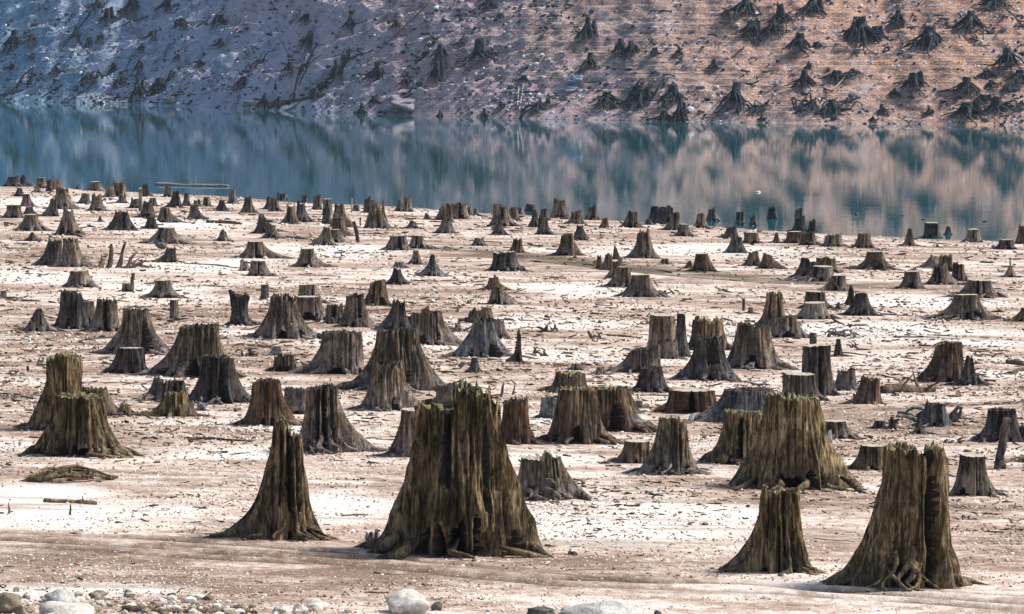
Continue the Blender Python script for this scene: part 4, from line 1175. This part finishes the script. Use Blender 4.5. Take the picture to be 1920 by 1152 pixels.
RK = {'white': rockmat('white_rock', (0.45, 0.41, 0.32), (0.86, 0.83, 0.77), 5.0), 'grey': rockmat('grey_rock', (0.26, 0.28, 0.26), (0.72, 0.71, 0.66), 3.0),
      'brown': rockmat('brown_rock', (0.10, 0.08, 0.04), (0.38, 0.33, 0.24), 3.0), 'dark': rockmat('dark_rock', (0.03, 0.04, 0.04), (0.16, 0.15, 0.13), 4.0),
      'slate': rockmat('slate_rock', (0.16, 0.22, 0.30), (0.46, 0.55, 0.66), 0.7), 'mauve': rockmat('mauve_rock', (0.20, 0.18, 0.22), (0.55, 0.49, 0.52), 0.7)}
def rock(px, yt, yb, w, kind, label, seed, sharp=.35, cat='rock', noun='rock', zoff=0):
    P = [float(c) for c in hit(px, yb)]; s = P[1] / FPX
    rx = w * s / 2; rz = (yb - yt) * s * 0.62
    o = rock_mesh(rx, rx * 0.8, rz, seed, 30, 20, sharp).obj('rock', [RK[kind]], loc=(P[0], P[1] + rx * .5, P[2] + rz * 0.45 + zoff)); o['category'] = cat
    THINGS.append(dict(o=o, x=px, y=yb, label=label, short=None, look=kind, noun=noun, zone='field'))
rock(763, 1112, 1152, 96, 'white', 'bright white angular rock at the bottom edge below the giant centre stump', 3, .5)
rock(819, 1128, 1146, 22, 'dark', 'small dark rock touching the right side of the bright white rock', 4)
rock(1012, 1134, 1160, 56, 'dark', 'dark knobbly rock cut off by the bottom edge, right of the bright white rock', 5, .6)
rock(1128, 1132, 1165, 140, 'grey', 'long pale grey rock cut off by the bottom edge, right of centre', 6)
rock(1234, 1144, 1156, 14, 'dark', 'tiny dark stone at the bottom edge right of the long pale grey rock', 16)
rock(118, 1130, 1175, 128, 'white', 'smooth rounded whitish boulder cut off by the bottom left edge', 7, .32)
rock(112, 1105, 1136, 62, 'grey', 'bluish grey rock behind the rounded whitish boulder', 8)
rock(10, 1102, 1150, 66, 'brown', 'mossy brown rock in the bottom left corner', 9)
rock(38, 1132, 1156, 26, 'brown', 'small mossy rock right of the corner one', 10)
rock(180, 1108, 1122, 40, 'brown', 'flat brown stone right of the bluish grey rock', 11)
rock(240, 1105, 1118, 16, 'brown', 'small brown stone near the pale driftwood piece at bottom left', 12)
rock(370, 1112, 1124, 40, 'white', 'small white stone among the pebbles at bottom left', 13)
rock(322, 1112, 1122, 22, 'dark', 'small dark stone at the head of the white pebbles, bottom left', 14)
rock(590, 1126, 1145, 52, 'white', 'pale flat stone at the right end of the white pebbles', 15)
rock(560, 1130, 1150, 30, 'white', 'white stone just left of the pale flat stone', 17)
rock(525, 1136, 1150, 26, 'grey', 'grey stone low in the row of white pebbles', 18)
rock(1556, 806, 825, 9, 'white', 'small upright white stone against the low grey stump', 19)
rock(1202, 812, 824, 34, 'grey', 'greyish slab lying on top of the low mossy brown stump', 20, .3, zoff=0.35)
rock(302, 457, 468, 22, 'dark', 'dark grey slab leaning on a broken stump, far left', 21, .4, zoff=0.1)
rock(143, 997, 1003, 24, 'brown', 'small brown lump on the gravel above the wheel ruts, left', 23)
rock(1607, 398, 404, 9, 'dark', 'small black lump floating with a white glint, right', 24, .3)
rock(1694, 403, 406, 9, 'dark', 'tiny dark floating lump, middle of the right water', 25, .3)
rock(1736, 409, 413, 15, 'dark', 'flat dark floating chunk above the sawn stump in the shallows', 26, .3)
rock(1848, 412, 417, 12, 'dark', 'dark floating chunk farthest right', 27, .3)
rock(1420, 358, 362, 14, 'white', 'small white floating fleck on the open water, right of centre', 28, .3)

# ------------------------------------------------------------------ far bank: stumps on splayed roots
def spider_variant(seed, twin=False):
    rs = np.random.RandomState(seed)
    root = empty('tree_stump', (0, 0, -1000)); tw, th_ = rs.uniform(.75, 1.35), rs.uniform(.6, 1.1)
    geo = stump_geo(0.36, 0.62, 0.62, 0.6, 0.6, 1.7, 'j', seed, 22, 10)
    mb = MB(); V, C, cen, cf = geo
    V = V.copy(); C = C.copy()
    put_geo(mb, (V * [tw, tw, th_] + [0, 0, .9], C, cen, cf), 0, 0); put_cap(mb, (V, C * [tw, tw, th_] + [0, 0, .9], cen * [tw, tw, th_] + [0, 0, .9]), 0)
    mb.obj('trunk', [M_FAR], root)
    if twin:
        mb = MB(); put_geo(mb, (V * [.8, .8, .8] + [.75, .1, .8], C, cen, cf), 0, 0); mb.obj('trunk', [M_FAR], root)
    mb = MB()
    nr = rs.randint(26, 36)
    for q in range(nr):
        a = q / nr * 2 * math.pi + rs.uniform(-.2, .2); n = 8; f = np.linspace(0, 1, n)
        R1 = rs.uniform(1.1, 2.5)
        aa = a + rs.uniform(-.7, .7) * f + .15 * np.sin(f * 6 + q)
        r = .28 + (R1 - .28) * f
        z0 = rs.uniform(.9, 1.6)
        y = r * np.sin(aa)
        z = z0 * (1 - f) ** 1.4 + y * .5 * f + .12 * np.sin(f * 7 + q) + rs.uniform(0, .3) * f * (1 - f) * 2
        tube(mb, np.stack([r * np.cos(aa), y, z], 1), rs.uniform(.07, .16) * (1 - .7 * f), 5, seed=q, rough=.3)
    mb.obj('root_skirt', [M_FAR], root)
    return root
M_FAR = wood('far_wood', (0.008, 0.014, 0.020), (0.018, 0.028, 0.036), (0.17, 0.20, 0.21), (0.018, 0.032, 0.046), 0.6, (0.22, 0.25, 0.28), 0.3)
VARS = [spider_variant(50 + i, i in (2, 5, 9)) for i in range(14)]
HILL = {
 (1280, 3): [(350,-15,110,150),(250,60,105,80),(380,100,230,130),(555,30,140,110),(510,110,200,120),(725,0,100,150),(655,185,300,130),(975,95,240,110),(1015,105,250,170),(1085,150,232,100),
  (1210,55,165,110),(1390,135,295,180),(1620,65,185,190),(1750,-30,55,170),(1835,265,400,150),(1890,390,480,130),(1300,400,510,130),(175,340,405,70),(690,400,495,120),(705,355,400,50),
  (865,405,470,140),(960,395,440,100),(290,470,620,150),(415,590,640,110),(725,555,620,90),(845,560,660,130),(1190,500,545,80),(1595,445,555,150),(1740,460,510,90),(1815,490,530,70),
  (1600,570,680,180),(1770,555,640,150),(1125,590,655,70),(1385,630,655,70),(1710,400,450,110),(1070,655,695,40),(445,655,690,40),(1690,530,580,110),(1905,570,610,70),(760,235,275,60)],
 (640, 3): [(50,95,180,90),(310,130,180,70),(830,-5,60,130),(565,250,360,60),(540,340,450,70),(785,230,370,150),(675,220,270,70),(1390,125,225,110),(1570,225,320,80),(1635,225,320,100),(1400,310,400,100),
  (1760,270,320,50),(1895,270,330,60),(205,340,480,100),(365,410,500,90),(185,540,600,60),(110,590,680,90),(1500,510,600,130),(1685,490,600,120),(1870,480,590,150),(1820,620,690,120),(1905,580,690,70),
  (1025,430,475,80),(555,620,680,34),(805,615,690,44),(900,580,620,60),(1110,580,640,100),(550,370,450,50),(1610,570,615,70),(400,500,530,50)],
 (0, 3): [(75,170,300,120),(180,200,260,90),(610,40,130,80),(750,0,90,110),(550,-10,60,90),(940,-10,60,100),(1030,110,180,100),(1740,190,290,90),(425,170,250,70),(500,210,270,50),(570,190,250,50),
  (800,245,300,40),(790,335,410,80),(1000,310,350,50),(1630,350,430,90),(1725,90,140,90),(1225,80,160,80),(640,365,420,50),(685,400,490,80),(785,455,570,90),(900,440,520,110),(500,410,470,80),
  (665,525,570,50),(565,565,605,30),(315,370,430,80),(65,360,400,60),(185,310,350,60),(1900,360,470,70),(1130,340,390,60),(1370,430,500,90),(860,170,220,90),(1240,230,280,80),(1780,500,570,90),(1560,560,630,90),(1480,540,620,60)],
}
HSHORT = {(1280, 1390): ('tall stout stump on splayed roots, alone on the orange terraced slope at upper right', 'the stout orange-slope stump'),
          (1280, 1620): ('stump with the widest fan of pale roots, high on the right slope', 'the widest-fanned stump'),
          (1280, 1595): ('gaunt stump near the far waterline, above a pile of others at right', None),
          (1280, 290): ('tall spiked stump near the far waterline, right of centre', 'the tall spiked far stump'),
          (640, 785): ('bushy-rooted stump with pale root tips, upper centre of the far slope', 'the bushy far stump'),
          (1280, 1300): ('stump with a narrow trunk alone above the far shore, right side', 'the lone narrow-trunked far stump'),
          (1280, 655): ('stump with one pale root leg, mid-height on the right slope', 'the pale-legged far stump'),
          (0, 75): ('broad dark stump at the far left of the far slope', 'the broad far-left slope stump'),
          (0, 1740): ('dark upright stump with a pale log below it, left half of the far slope', 'the upright stump over the pale log'),
          (0, 785): ('dark block-like stump just above the far waterline, at left', 'the block-like far stump'),
          (1280, 1835): ('stump with a whitish trunk close to the right edge, upper far slope', 'the whitish-trunked far stump'),
          (640, 1390): ('dark round bushy root ball in the upper middle of the far slope', 'the round root ball')}
hid = 0
for (oxx, kk), lst in HILL.items():
    for (xc, yt, yb, w) in lst:
        px, py0, py1, ww = oxx + xc / kk, yt / kk, yb / kk, w / kk
        X, Y, Z = hill_hit(px, py1 - (py1 - py0) * 0.2)
        s = Y / FPX
        v = VARS[hid % 14]
        if hid < 14: o = v; kids = list(v.children)
        else:
            o = v.copy(); COL.objects.link(o)
            for ch in KIDS[hid % 14]:
                c2 = ch.copy(); COL.objects.link(c2); c2.parent = o
        if hid < 14:
            KIDS = globals().setdefault('KIDS', {}); KIDS[hid] = kids
        H = (py1 - py0) * s
        sc = max(0.3, H / 2.35); sx = max(sc * 0.7, ww * s / 2.5)
        o.location = (X, Y, Z - 0.25 * sc)
        o.scale = (sx, (sx + sc) / 2, sc)
        rr_ = random.Random(hid)
        o.rotation_euler = (0, rr_.uniform(-.12, .12), rr_.uniform(-.5, .5))
        lab, sh = HSHORT.get((oxx, xc), (None, None))
        o['category'] = 'tree stump'; o['group'] = 'stumps on the far bank'
        size = 'tiny' if H < 1.1 else ('small' if H < 1.9 else ('large' if H > 3.2 else ''))
        asp = 'wide' if ww * s > 1.25 * H else ('narrow' if ww * s < .6 * H else '')
        THINGS.append(dict(o=o, x=px, y=py1, label=lab, short=sh, look=' '.join(w_ for w_ in (size, asp, 'dark root-skirted') if w_), noun='stump', zone='hill'))
        hid += 1

def hill_branch(pts, w, mat, label, name='branch', cat='branch', short=None, lift=0.15):
    P = np.array([hill_hit(x, y) for x, y in pts]); s = P[:, 1].mean() / FPX
    n = 12; f = np.linspace(0, 1, n); g = np.linspace(0, 1, len(P))
    q = np.stack([np.interp(f, g, P[:, i]) for i in range(3)], 1)
    q[:, 2] = np.maximum(hill_z(q[:, 0], q[:, 1]) + lift, q[:, 2] + lift * .5)
    c = q[0].copy()
    mb = MB(); tube(mb, q - c, w * s / 2 * (1 - .5 * f), 6, seed=int(pts[0][0]) % 50, rough=.25)
    o = mb.obj(name, [mat], loc=c); o['category'] = cat
    THINGS.append(dict(o=o, x=(pts[0][0] + pts[-1][0]) / 2, y=(pts[0][1] + pts[-1][1]) / 2, label=label, short=short, look='dark', noun='branch', zone='hill'))
D_ = M_FAR; P_ = W['L']
hill_branch([(813, 0), (720, 90), (670, 140)], 3, W['b'], 'very long thin pole slanting down the far slope, left of centre', 'pole', 'pole', 'the long slanting pole')
hill_branch([(233, 20), (245, 50), (263, 80)], 4, D_, 'dark leaning dead branch in the upper left of the far slope', short='the dark leaning branch')
hill_branch([(196, 42), (207, 70)], 3, D_, 'short dark branch beside the dark leaning one, upper left')
hill_branch([(183, 10), (143, 62)], 4, D_, 'dark branch slanting down-left in the upper left of the far slope')
hill_branch([(116, 163), (66, 193)], 4, D_, 'dark log slanting down into the water at far left', 'driftwood_log', 'log', 'the dark shoreline log')
hill_branch([(213, 125), (183, 153)], 3, D_, 'dark branch slanting above the block-like stump at left')
hill_branch([(277, 33), (213, 60)], 3, D_, 'nearly level dark branch in the upper left of the far slope')
hill_branch([(547, 110), (573, 84)], 5, P_, 'pale log lying below the upright dark stump, left half of far slope', 'driftwood_log', 'log')
hill_branch([(973, 212), (984, 152)], 3, P_, 'right one of two thin pale poles standing above the far waterline', 'pole', 'pole', 'the two pale poles')
hill_branch([(970, 205), (973, 160)], 3, P_, 'left one of two thin pale poles standing above the far waterline', 'pole', 'pole')
hill_branch([(1117, 215), (1157, 190)], 4, P_, 'pale branch slanting to the water, right of centre')
hill_branch([(1395, 93), (1353, 127)], 3, D_, 'thin dark branch slanting down-left on the right slope')
hill_branch([(1560, 173), (1590, 143)], 4, P_, 'pale curved branch below the right slope terraces')
hill_branch([(1883, 13), (1913, 47)], 3, D_, 'thin dark branch in the top right corner of the far slope')
hill_branch([(533, 211), (556, 197)], 6, P_, 'short white-tipped log at the far waterline, left of centre', 'driftwood_log', 'log', 'the white-tipped shore log')
hill_branch([(420, 20), (360, 60)], 4, D_, 'dark branch high on the left half of the far slope')
hill_branch([(620, 150), (700, 100)], 5, D_, 'dark log lying along a gully left of the long slanting pole', 'driftwood_log', 'log')
hill_branch([(500, 200), (610, 180)], 7, D_, 'heavy dark log in the driftwood pile at the far waterline', 'driftwood_log', 'log')
hill_branch([(0, 138), (12, 142)], 4, P_, 'short pale stick at the left edge of the far slope')
hill_branch([(660, 60), (690, 40)], 3, D_, 'short dark branch above the long slanting pole')
hill_branch([(1565, 195), (1615, 188)], 4, D_, 'dark level branch just above the right far waterline')

def hill_rock(px, py, w, h, kind, label, seed, short=None, flat=.6):
    X, Y, Z = hill_hit(px, py); s = Y / FPX
    rx, rz = w * s / 2, h * s / 2
    o = rock_mesh(rx, rx * flat, rz, seed, 34, 22, .55).obj('boulder', [RK[kind]], loc=(X, Y + rx * flat * .35, Z - rz * .15)); o['category'] = 'boulder'
    THINGS.append(dict(o=o, x=px, y=py, label=label, short=short, look=kind, noun='boulder', zone='hill'))
hill_rock(425, 130, 56, 56, 'slate', 'smooth rounded blue-grey rock bulge in the left half of the far slope', 31, 'the rounded rock bulge')
hill_rock(770, 200, 84, 36, 'mauve', 'large pale mauve slab at the far waterline, left of centre', 32, 'the pale waterline slab', .9)
hill_rock(745, 190, 36, 30, 'mauve', 'rounded pale rock on the left shoulder of the waterline slab', 37)
hill_rock(1085, 152, 60, 24, 'slate', 'grey broken ledge right of centre on the far slope', 33, 'the grey broken ledge')
hill_rock(1070, 170, 34, 12, 'slate', 'thin slab under the grey broken ledge', 36)
hill_rock(327, 188, 44, 18, 'mauve', 'pale rubble heap at the far waterline, left', 34)
hill_rock(625, 200, 36, 40, 'mauve', 'smooth pinkish rock face at the far waterline, right of the driftwood pile', 35)
hill_rock(475, 196, 36, 16, 'mauve', 'pale stones at the far waterline left of the driftwood pile', 38)
hill_rock(1036, 213, 16, 8, 'white', 'small white slab at the far waterline, centre', 39)
hill_rock(1772, 88, 10, 8, 'white', 'small white stone beside the stout orange-slope stump', 44)

# ------------------------------------------------------------------ uncountable litter (stuff)
ICO_V = np.array([(0, 0, 1), (.894, 0, .447), (.276, .851, .447), (-.724, .526, .447), (-.724, -.526, .447), (.276, -.851, .447),
                  (.724, .526, -.447), (-.276, .851, -.447), (-.894, 0, -.447), (-.276, -.851, -.447), (.724, -.526, -.447), (0, 0, -1)])
ICO_T = np.array([(0, 1, 2), (0, 2, 3), (0, 3, 4), (0, 4, 5), (0, 5, 1), (1, 6, 2), (2, 7, 3), (3, 8, 4), (4, 9, 5), (5, 10, 1),
                  (6, 7, 2), (7, 8, 3), (8, 9, 4), (9, 10, 5), (10, 6, 1), (11, 7, 6), (11, 8, 7), (11, 9, 8), (11, 10, 9), (11, 6, 10)])
def scatter_stones(name, P, sx, sy, sz, mat, rs, jitter=.25, smooth=False, tone=None):
    n = len(P)
    V = ICO_V[None] * (1 + rs.uniform(-jitter, jitter, (n, 12, 1)))
    V = V * np.stack([sx, sy, sz], -1)[:, None, :]
    a = rs.uniform(0, math.pi * 2, n); c, s = np.cos(a)[:, None], np.sin(a)[:, None]
    x = V[..., 0] * c - V[..., 1] * s; y = V[..., 0] * s + V[..., 1] * c
    V = np.stack([x, y, V[..., 2]], -1) + P[:, None, :]
    T = (ICO_T[None] + (np.arange(n) * 12)[:, None, None]).reshape(-1, 3)
    mb = MB(); mb.add(V.reshape(-1, 3), None, T)
    o = mb.obj(name, [mat], smooth=smooth, attrs={'tone': np.repeat(rs.uniform(0, 1, n) if tone is None else tone, 12)}); o['kind'] = 'stuff'
    return o
def tone_mat(name, stops):
    m, nt, b = newmat(name)
    at = nt.nodes.new('ShaderNodeAttribute'); at.attribute_name = 'tone'
    r = ramp(nt, stops); nt.links.new(at.outputs['Fac'], r.inputs[0]); nt.links.new(r.outputs[0], b.inputs['Base Color'])
    b.inputs['Roughness'].default_value = 0.9
    return m
M_GRAVEL = tone_mat('gravel_stone', [(0.1, (0.10, 0.065, 0.04)), (.3, (0.30, 0.21, 0.14)), (.5, (0.56, 0.45, 0.34)), (.66, (0.82, 0.76, 0.67)), (.9, (0.92, 0.89, 0.84))])
M_CHIP = tone_mat('bark_chip', [(0, (0.015, 0.013, 0.010)), (.5, (0.08, 0.055, 0.035)), (.85, (0.20, 0.13, 0.075)), (1, (0.42, 0.33, 0.24))])
M_CHIP2 = tone_mat('dead_wood', [(0, (0.010, 0.016, 0.024)), (.7, (0.05, 0.07, 0.09)), (1, (0.35, 0.35, 0.38))])
M_SCREE = tone_mat('scree_stone', [(0, (0.02, 0.03, 0.045)), (.35, (0.07, 0.09, 0.12)), (.6, (0.28, 0.27, 0.31)), (1, (0.80, 0.76, 0.78))])

def ground_scatter(n, ymin, ymax, rs, keep):
    px = rs.uniform(-260, 2180, n); py = rs.uniform(ymin, ymax, n)
    x, y, z = hit(px, py, -5.0)
    k = keep(x, y, px, py, rs) & (z > 0.01)
    return np.stack([x, y, z], 1)[k], px[k], py[k]
rs = np.random.RandomState(21)
def off_ruts(x, y, r):
    k = np.ones(len(x), bool)
    for pl, w, s in TRACKS:
        k &= seg_dist(x, y, pl) > w * r.uniform(.6, 2.6, len(x)) * (s > .3)
    return k
P, px, py = ground_scatter(80000, 352, 1175, rs, lambda x, y, a, b, r: off_ruts(x, y, r) & ((pnoise(x / 3.0, y / 6.0, 2.0) + 0.55 * pnoise(x / .9, y / 1.5, 5) + r.uniform(-.5, .5, len(x))) > -0.12))
pxm = P[:, 1] / FPX
r_ = pxm * rs.uniform(1.1, 3.0, len(P)) * (1 + 0.7 * (rs.uniform(0, 1, len(P)) > .93))
P[:, 2] += r_ * 0.2
scatter_stones('gravel', P, r_, r_ * rs.uniform(.6, 1, len(P)), r_ * rs.uniform(.5, .95, len(P)), M_GRAVEL, rs, tone=np.clip(.7 * rs.uniform(0, 1, len(P)) + .35 * (.5 + .9 * pnoise(P[:, 0] / 5, P[:, 1] / 3.0, 50) + .5 * pnoise(P[:, 0] / 1.5, P[:, 1] / .8, 51)), 0, 1))
# white cobbles across the bottom left corner
px = rs.uniform(20, 660, 620); py = rs.uniform(1104, 1165, 620)
k = py > 1108 + 0.055 * px + rs.uniform(-8, 8, 620)
x, y, z = hit(px[k], py[k]); n_ = k.sum(); r_ = rs.gamma(2.2, .016, n_).clip(.012, .085)
scatter_stones('pebbles', np.stack([x, y, z + r_ * .3], 1), r_, r_ * .8, r_ * .6, tone_mat('pebble_stone', [(0, (0.10, 0.08, 0.05)), (.3, (0.36, 0.31, 0.23)), (.7, (0.62, 0.57, 0.48)), (1, (0.88, 0.85, 0.79))]), rs, smooth=False)

def scatter_chips(name, P, ln, wd, ht, mat, rs):
    n = len(P)
    B = np.array([(-1, -1, 0), (1, -.6, 0), (1, .6, 0), (-1, 1, 0), (-.8, -.6, 1), (.9, -.2, .7), (.7, .5, .6), (-.9, .6, .9)], float)
    V = B[None] * (1 + rs.uniform(-.35, .35, (n, 8, 3))) * np.stack([ln, wd, ht], -1)[:, None, :]
    a = rs.normal(0, .9, n) + (rs.uniform(0, 1, n) > .7) * math.pi / 2
    c, s = np.cos(a)[:, None], np.sin(a)[:, None]
    V = np.stack([V[..., 0] * c - V[..., 1] * s, V[..., 0] * s + V[..., 1] * c, V[..., 2] + V[..., 0] * rs.normal(0, .16, n)[:, None]], -1) + P[:, None, :]
    Q = np.array([(0, 3, 2, 1), (4, 5, 6, 7), (0, 1, 5, 4), (1, 2, 6, 5), (2, 3, 7, 6), (3, 0, 4, 7)])
    Q = (Q[None] + (np.arange(n) * 8)[:, None, None]).reshape(-1, 4)
    mb = MB(); mb.add(V.reshape(-1, 3), Q)
    o = mb.obj(name, [mat], smooth=False, attrs={'tone': np.repeat(rs.uniform(0, 1, n), 8)}); o['kind'] = 'stuff'
P, px, py = ground_scatter(36000, 352, 1150, rs, lambda x, y, a, b, r: (pnoise(x / 4.0, y / 7.0, 12.0) + r.uniform(-.4, .4, len(x)) + 0.25 * ((b > 560) & (b < 860)) - 0.25 * (b > 880)) > 0.12)
pxm = P[:, 1] / FPX
ln_ = pxm * rs.gamma(2.0, 1.7, len(P)).clip(1.2, 14)
scatter_chips('bark_chips', P - [0, 0, .004], ln_, pxm * rs.uniform(.6, 1.8, len(P)), pxm * rs.uniform(.8, 3.2, len(P)), M_CHIP, rs)

# longer twigs and root scraps, thickest in the middle distance
P, px, py = ground_scatter(9000, 400, 1000, rs, lambda x, y, a, b, r: (pnoise(x / 3.0, y / 8.0, 42.0) + r.uniform(-.4, .4, len(x)) + 0.3 * ((b > 560) & (b < 830)) - 0.2 * (b > 880)) > 0.15)
pxm = P[:, 1] / FPX
scatter_chips('twigs', P, pxm * rs.gamma(3.0, 3.2, len(P)).clip(4, 26), pxm * rs.uniform(.7, 1.6, len(P)), pxm * rs.uniform(1.2, 3.6, len(P)), M_CHIP, rs)

# scree on the far bank
n_ = 26000
x = rs.uniform(-95, 72, n_); d = 26 * rs.uniform(0, 1, n_) ** 1.1
y = shore_y(x) + d
k = (fbm(x / 5, d / 4, 7.7, 3) + rs.uniform(-.5, .5, n_) - .25 * (x > 10)) > 0.0
x, y = x[k], y[k]; z = hill_z(x, y)
r_ = rs.gamma(2.0, .055, len(x)).clip(.05, .6)
scatter_stones('scree', np.stack([x, y, z + r_ * .2], 1), r_, r_ * rs.uniform(.6, 1, len(x)), r_ * rs.uniform(.5, .9, len(x)), M_SCREE, rs)

# dark root tangles lying along the far waterline and in the gullies
for i, (px, py_, w_, lab) in enumerate([(545, 192, 70, 'dark pile of driftwood and roots at the far waterline, left of the pinkish rock face'), (590, 183, 50, 'dark root tangle right of the driftwood pile, far waterline'),
    (165, 165, 60, 'dark snarl of roots low on the slope at far left'), (40, 165, 60, 'dark branches at the waterline in the far left corner'), (310, 158, 60, 'dark tangle of roots above the pale rubble heap, left'),
    (1000, 205, 60, 'dark scraps and stones right of the two pale poles at the waterline'), (1215, 62 * 3, 60, 'dark low root tangle above the shore, right of centre'), (1180, 188, 60, 'dark root tangle beside the pale branch at the shore, right of centre'),
    (1570, 208, 90, 'dark crossed roots at the waterline below the pale curved branch'), (1510, 200, 50, 'dark root pile left of the crossed roots, right far shore'), (1850, 205, 70, 'dark tangle of roots at the far shore near the right edge'),
    (1410, 205, 60, 'dark strewn roots right of the tall spiked far stump'), (640, 130, 70, 'dark roots strung down a gully, left of centre'), (470, 130, 50, 'dark scrub of dead roots right of the rounded rock bulge'), (800, 100, 40, 'dark twigs left of the bushy far stump')]):
    X, Y, Z = hill_hit(px, py_); s_ = Y / FPX; r2 = np.random.RandomState(300 + i); o = empty('root_clump', (X, Y, Z)); m_ = MB()
    for q in range(16):
        f = np.linspace(0, 1, 8); a0 = r2.uniform(-.5, .5) * w_ * s_; a1 = a0 + r2.normal(0, .3) * w_ * s_; b0 = r2.uniform(-.6, .6); b1 = b0 + r2.uniform(-1, 1)
        xx = a0 + (a1 - a0) * f + .15 * np.sin(f * 6 + q); yy = b0 + (b1 - b0) * f
        zz = hill_z(X + xx, Y + yy) - Z + r2.uniform(.0, .9) * np.sin(f * math.pi * r2.uniform(.5, 1))
        tube(m_, np.stack([xx, yy, zz], 1), r2.uniform(.06, .16) * (1 - .6 * f), 5, seed=q, rough=.3)
    m_.obj('roots', [M_FAR], o); o['category'] = 'driftwood'
    THINGS.append(dict(o=o, x=px, y=py_, label=lab, short=None, look='dark', noun='root clump', zone='hill'))

# dead sticks and root scraps strewn over the bank
n_ = 5200
x = rs.uniform(-95, 72, n_); d = 25 * rs.uniform(0, 1, n_) ** 1.1; y = shore_y(x) + d
k = (fbm(x / 7, d / 5, 17.7, 3) + rs.uniform(-.5, .5, n_) - .35 * (x > 8)) > 0.05
x, y = x[k], y[k]; n_ = len(x)
scatter_chips('dead_sticks', np.stack([x, y, hill_z(x, y)], 1), rs.gamma(2.2, .17, n_).clip(.08, 1.5), rs.uniform(.04, .14, n_), rs.uniform(.06, .30, n_), M_CHIP2, rs)

# ------------------------------------------------------------------ air
hz = MB()
x0, x1, y0, y1, z0, z1 = -950, 950, -90, 1250, -24, 72
hz.add([(x0, y0, z0), (x1, y0, z0), (x1, y1, z0), (x0, y1, z0), (x0, y0, z1), (x1, y0, z1), (x1, y1, z1), (x0, y1, z1)],
       [(0, 3, 2, 1), (4, 5, 6, 7), (0, 1, 5, 4), (1, 2, 6, 5), (2, 3, 7, 6), (3, 0, 4, 7)])
mh = bpy.data.materials.new('haze_air'); mh.use_nodes = True; nh = mh.node_tree; nh.nodes.clear()
oh = nh.nodes.new('ShaderNodeOutputMaterial'); vh = nh.nodes.new('ShaderNodeVolumePrincipled')
vh.inputs['Density'].default_value = 0.0001; vh.inputs['Color'].default_value = (0.72, 0.84, 1.0, 1)
nh.links.new(vh.outputs[0], oh.inputs['Volume'])
ho = hz.obj('haze', mh, smooth=False); ho['kind'] = 'stuff'

# ------------------------------------------------------------------ labels that single out every thing
RANK = ['nearest', 'second nearest', 'third nearest', 'fourth nearest', 'fifth nearest', 'sixth nearest', 'seventh nearest', 'eighth nearest', 'ninth nearest', 'tenth nearest']
for zone in ('field', 'hill'):
    T_ = [t for t in THINGS if t['zone'] == zone]
    anchors = [t for t in T_ if t['short']]
    for t in T_:
        if t['label']: t['o']['label'] = t['label']; continue
        best = None
        for a in anchors:
            if a is t: continue
            q = (t['x'] >= a['x'], t['y'] >= a['y'])
            dist = lambda u: math.hypot(u['x'] - a['x'], 1.6 * (u['y'] - a['y']))
            same = [u for u in T_ if u is not a and u['noun'] == t['noun'] and (u['x'] >= a['x'], u['y'] >= a['y']) == q]
            same.sort(key=dist)
            rank = same.index(t)
            key = (rank, dist(t))
            if best is None or rank * 60 + dist(t) < best[0]: best = (rank * 60 + dist(t), rank, a, q)
        _, rank, a, q = best
        if zone == 'field': dirs = ('in front' if q[1] else 'behind') + (' right of ' if q[0] else ' left of ')
        else: dirs = ('down' if q[1] else 'up') + ('-right of ' if q[0] else '-left of ')
        rk = RANK[min(rank, 9)]
        lab = '%s %s, %s %s%s' % (t['look'], t['noun'], rk, dirs, a['short'])
        w_ = lab.split()
        if len(w_) > 16: lab = lab.replace(' root-skirted', '').replace('weathered ', '')
        t['o']['label'] = lab
        if rank > 9: print('rank overflow', lab)
labs = [t['o'].get('label') for t in THINGS]
print('things', len(labs), 'distinct', len(set(labs)), 'long', [l for l in labs if not l or len(l.split()) > 16 or len(l.split()) < 4][:5])
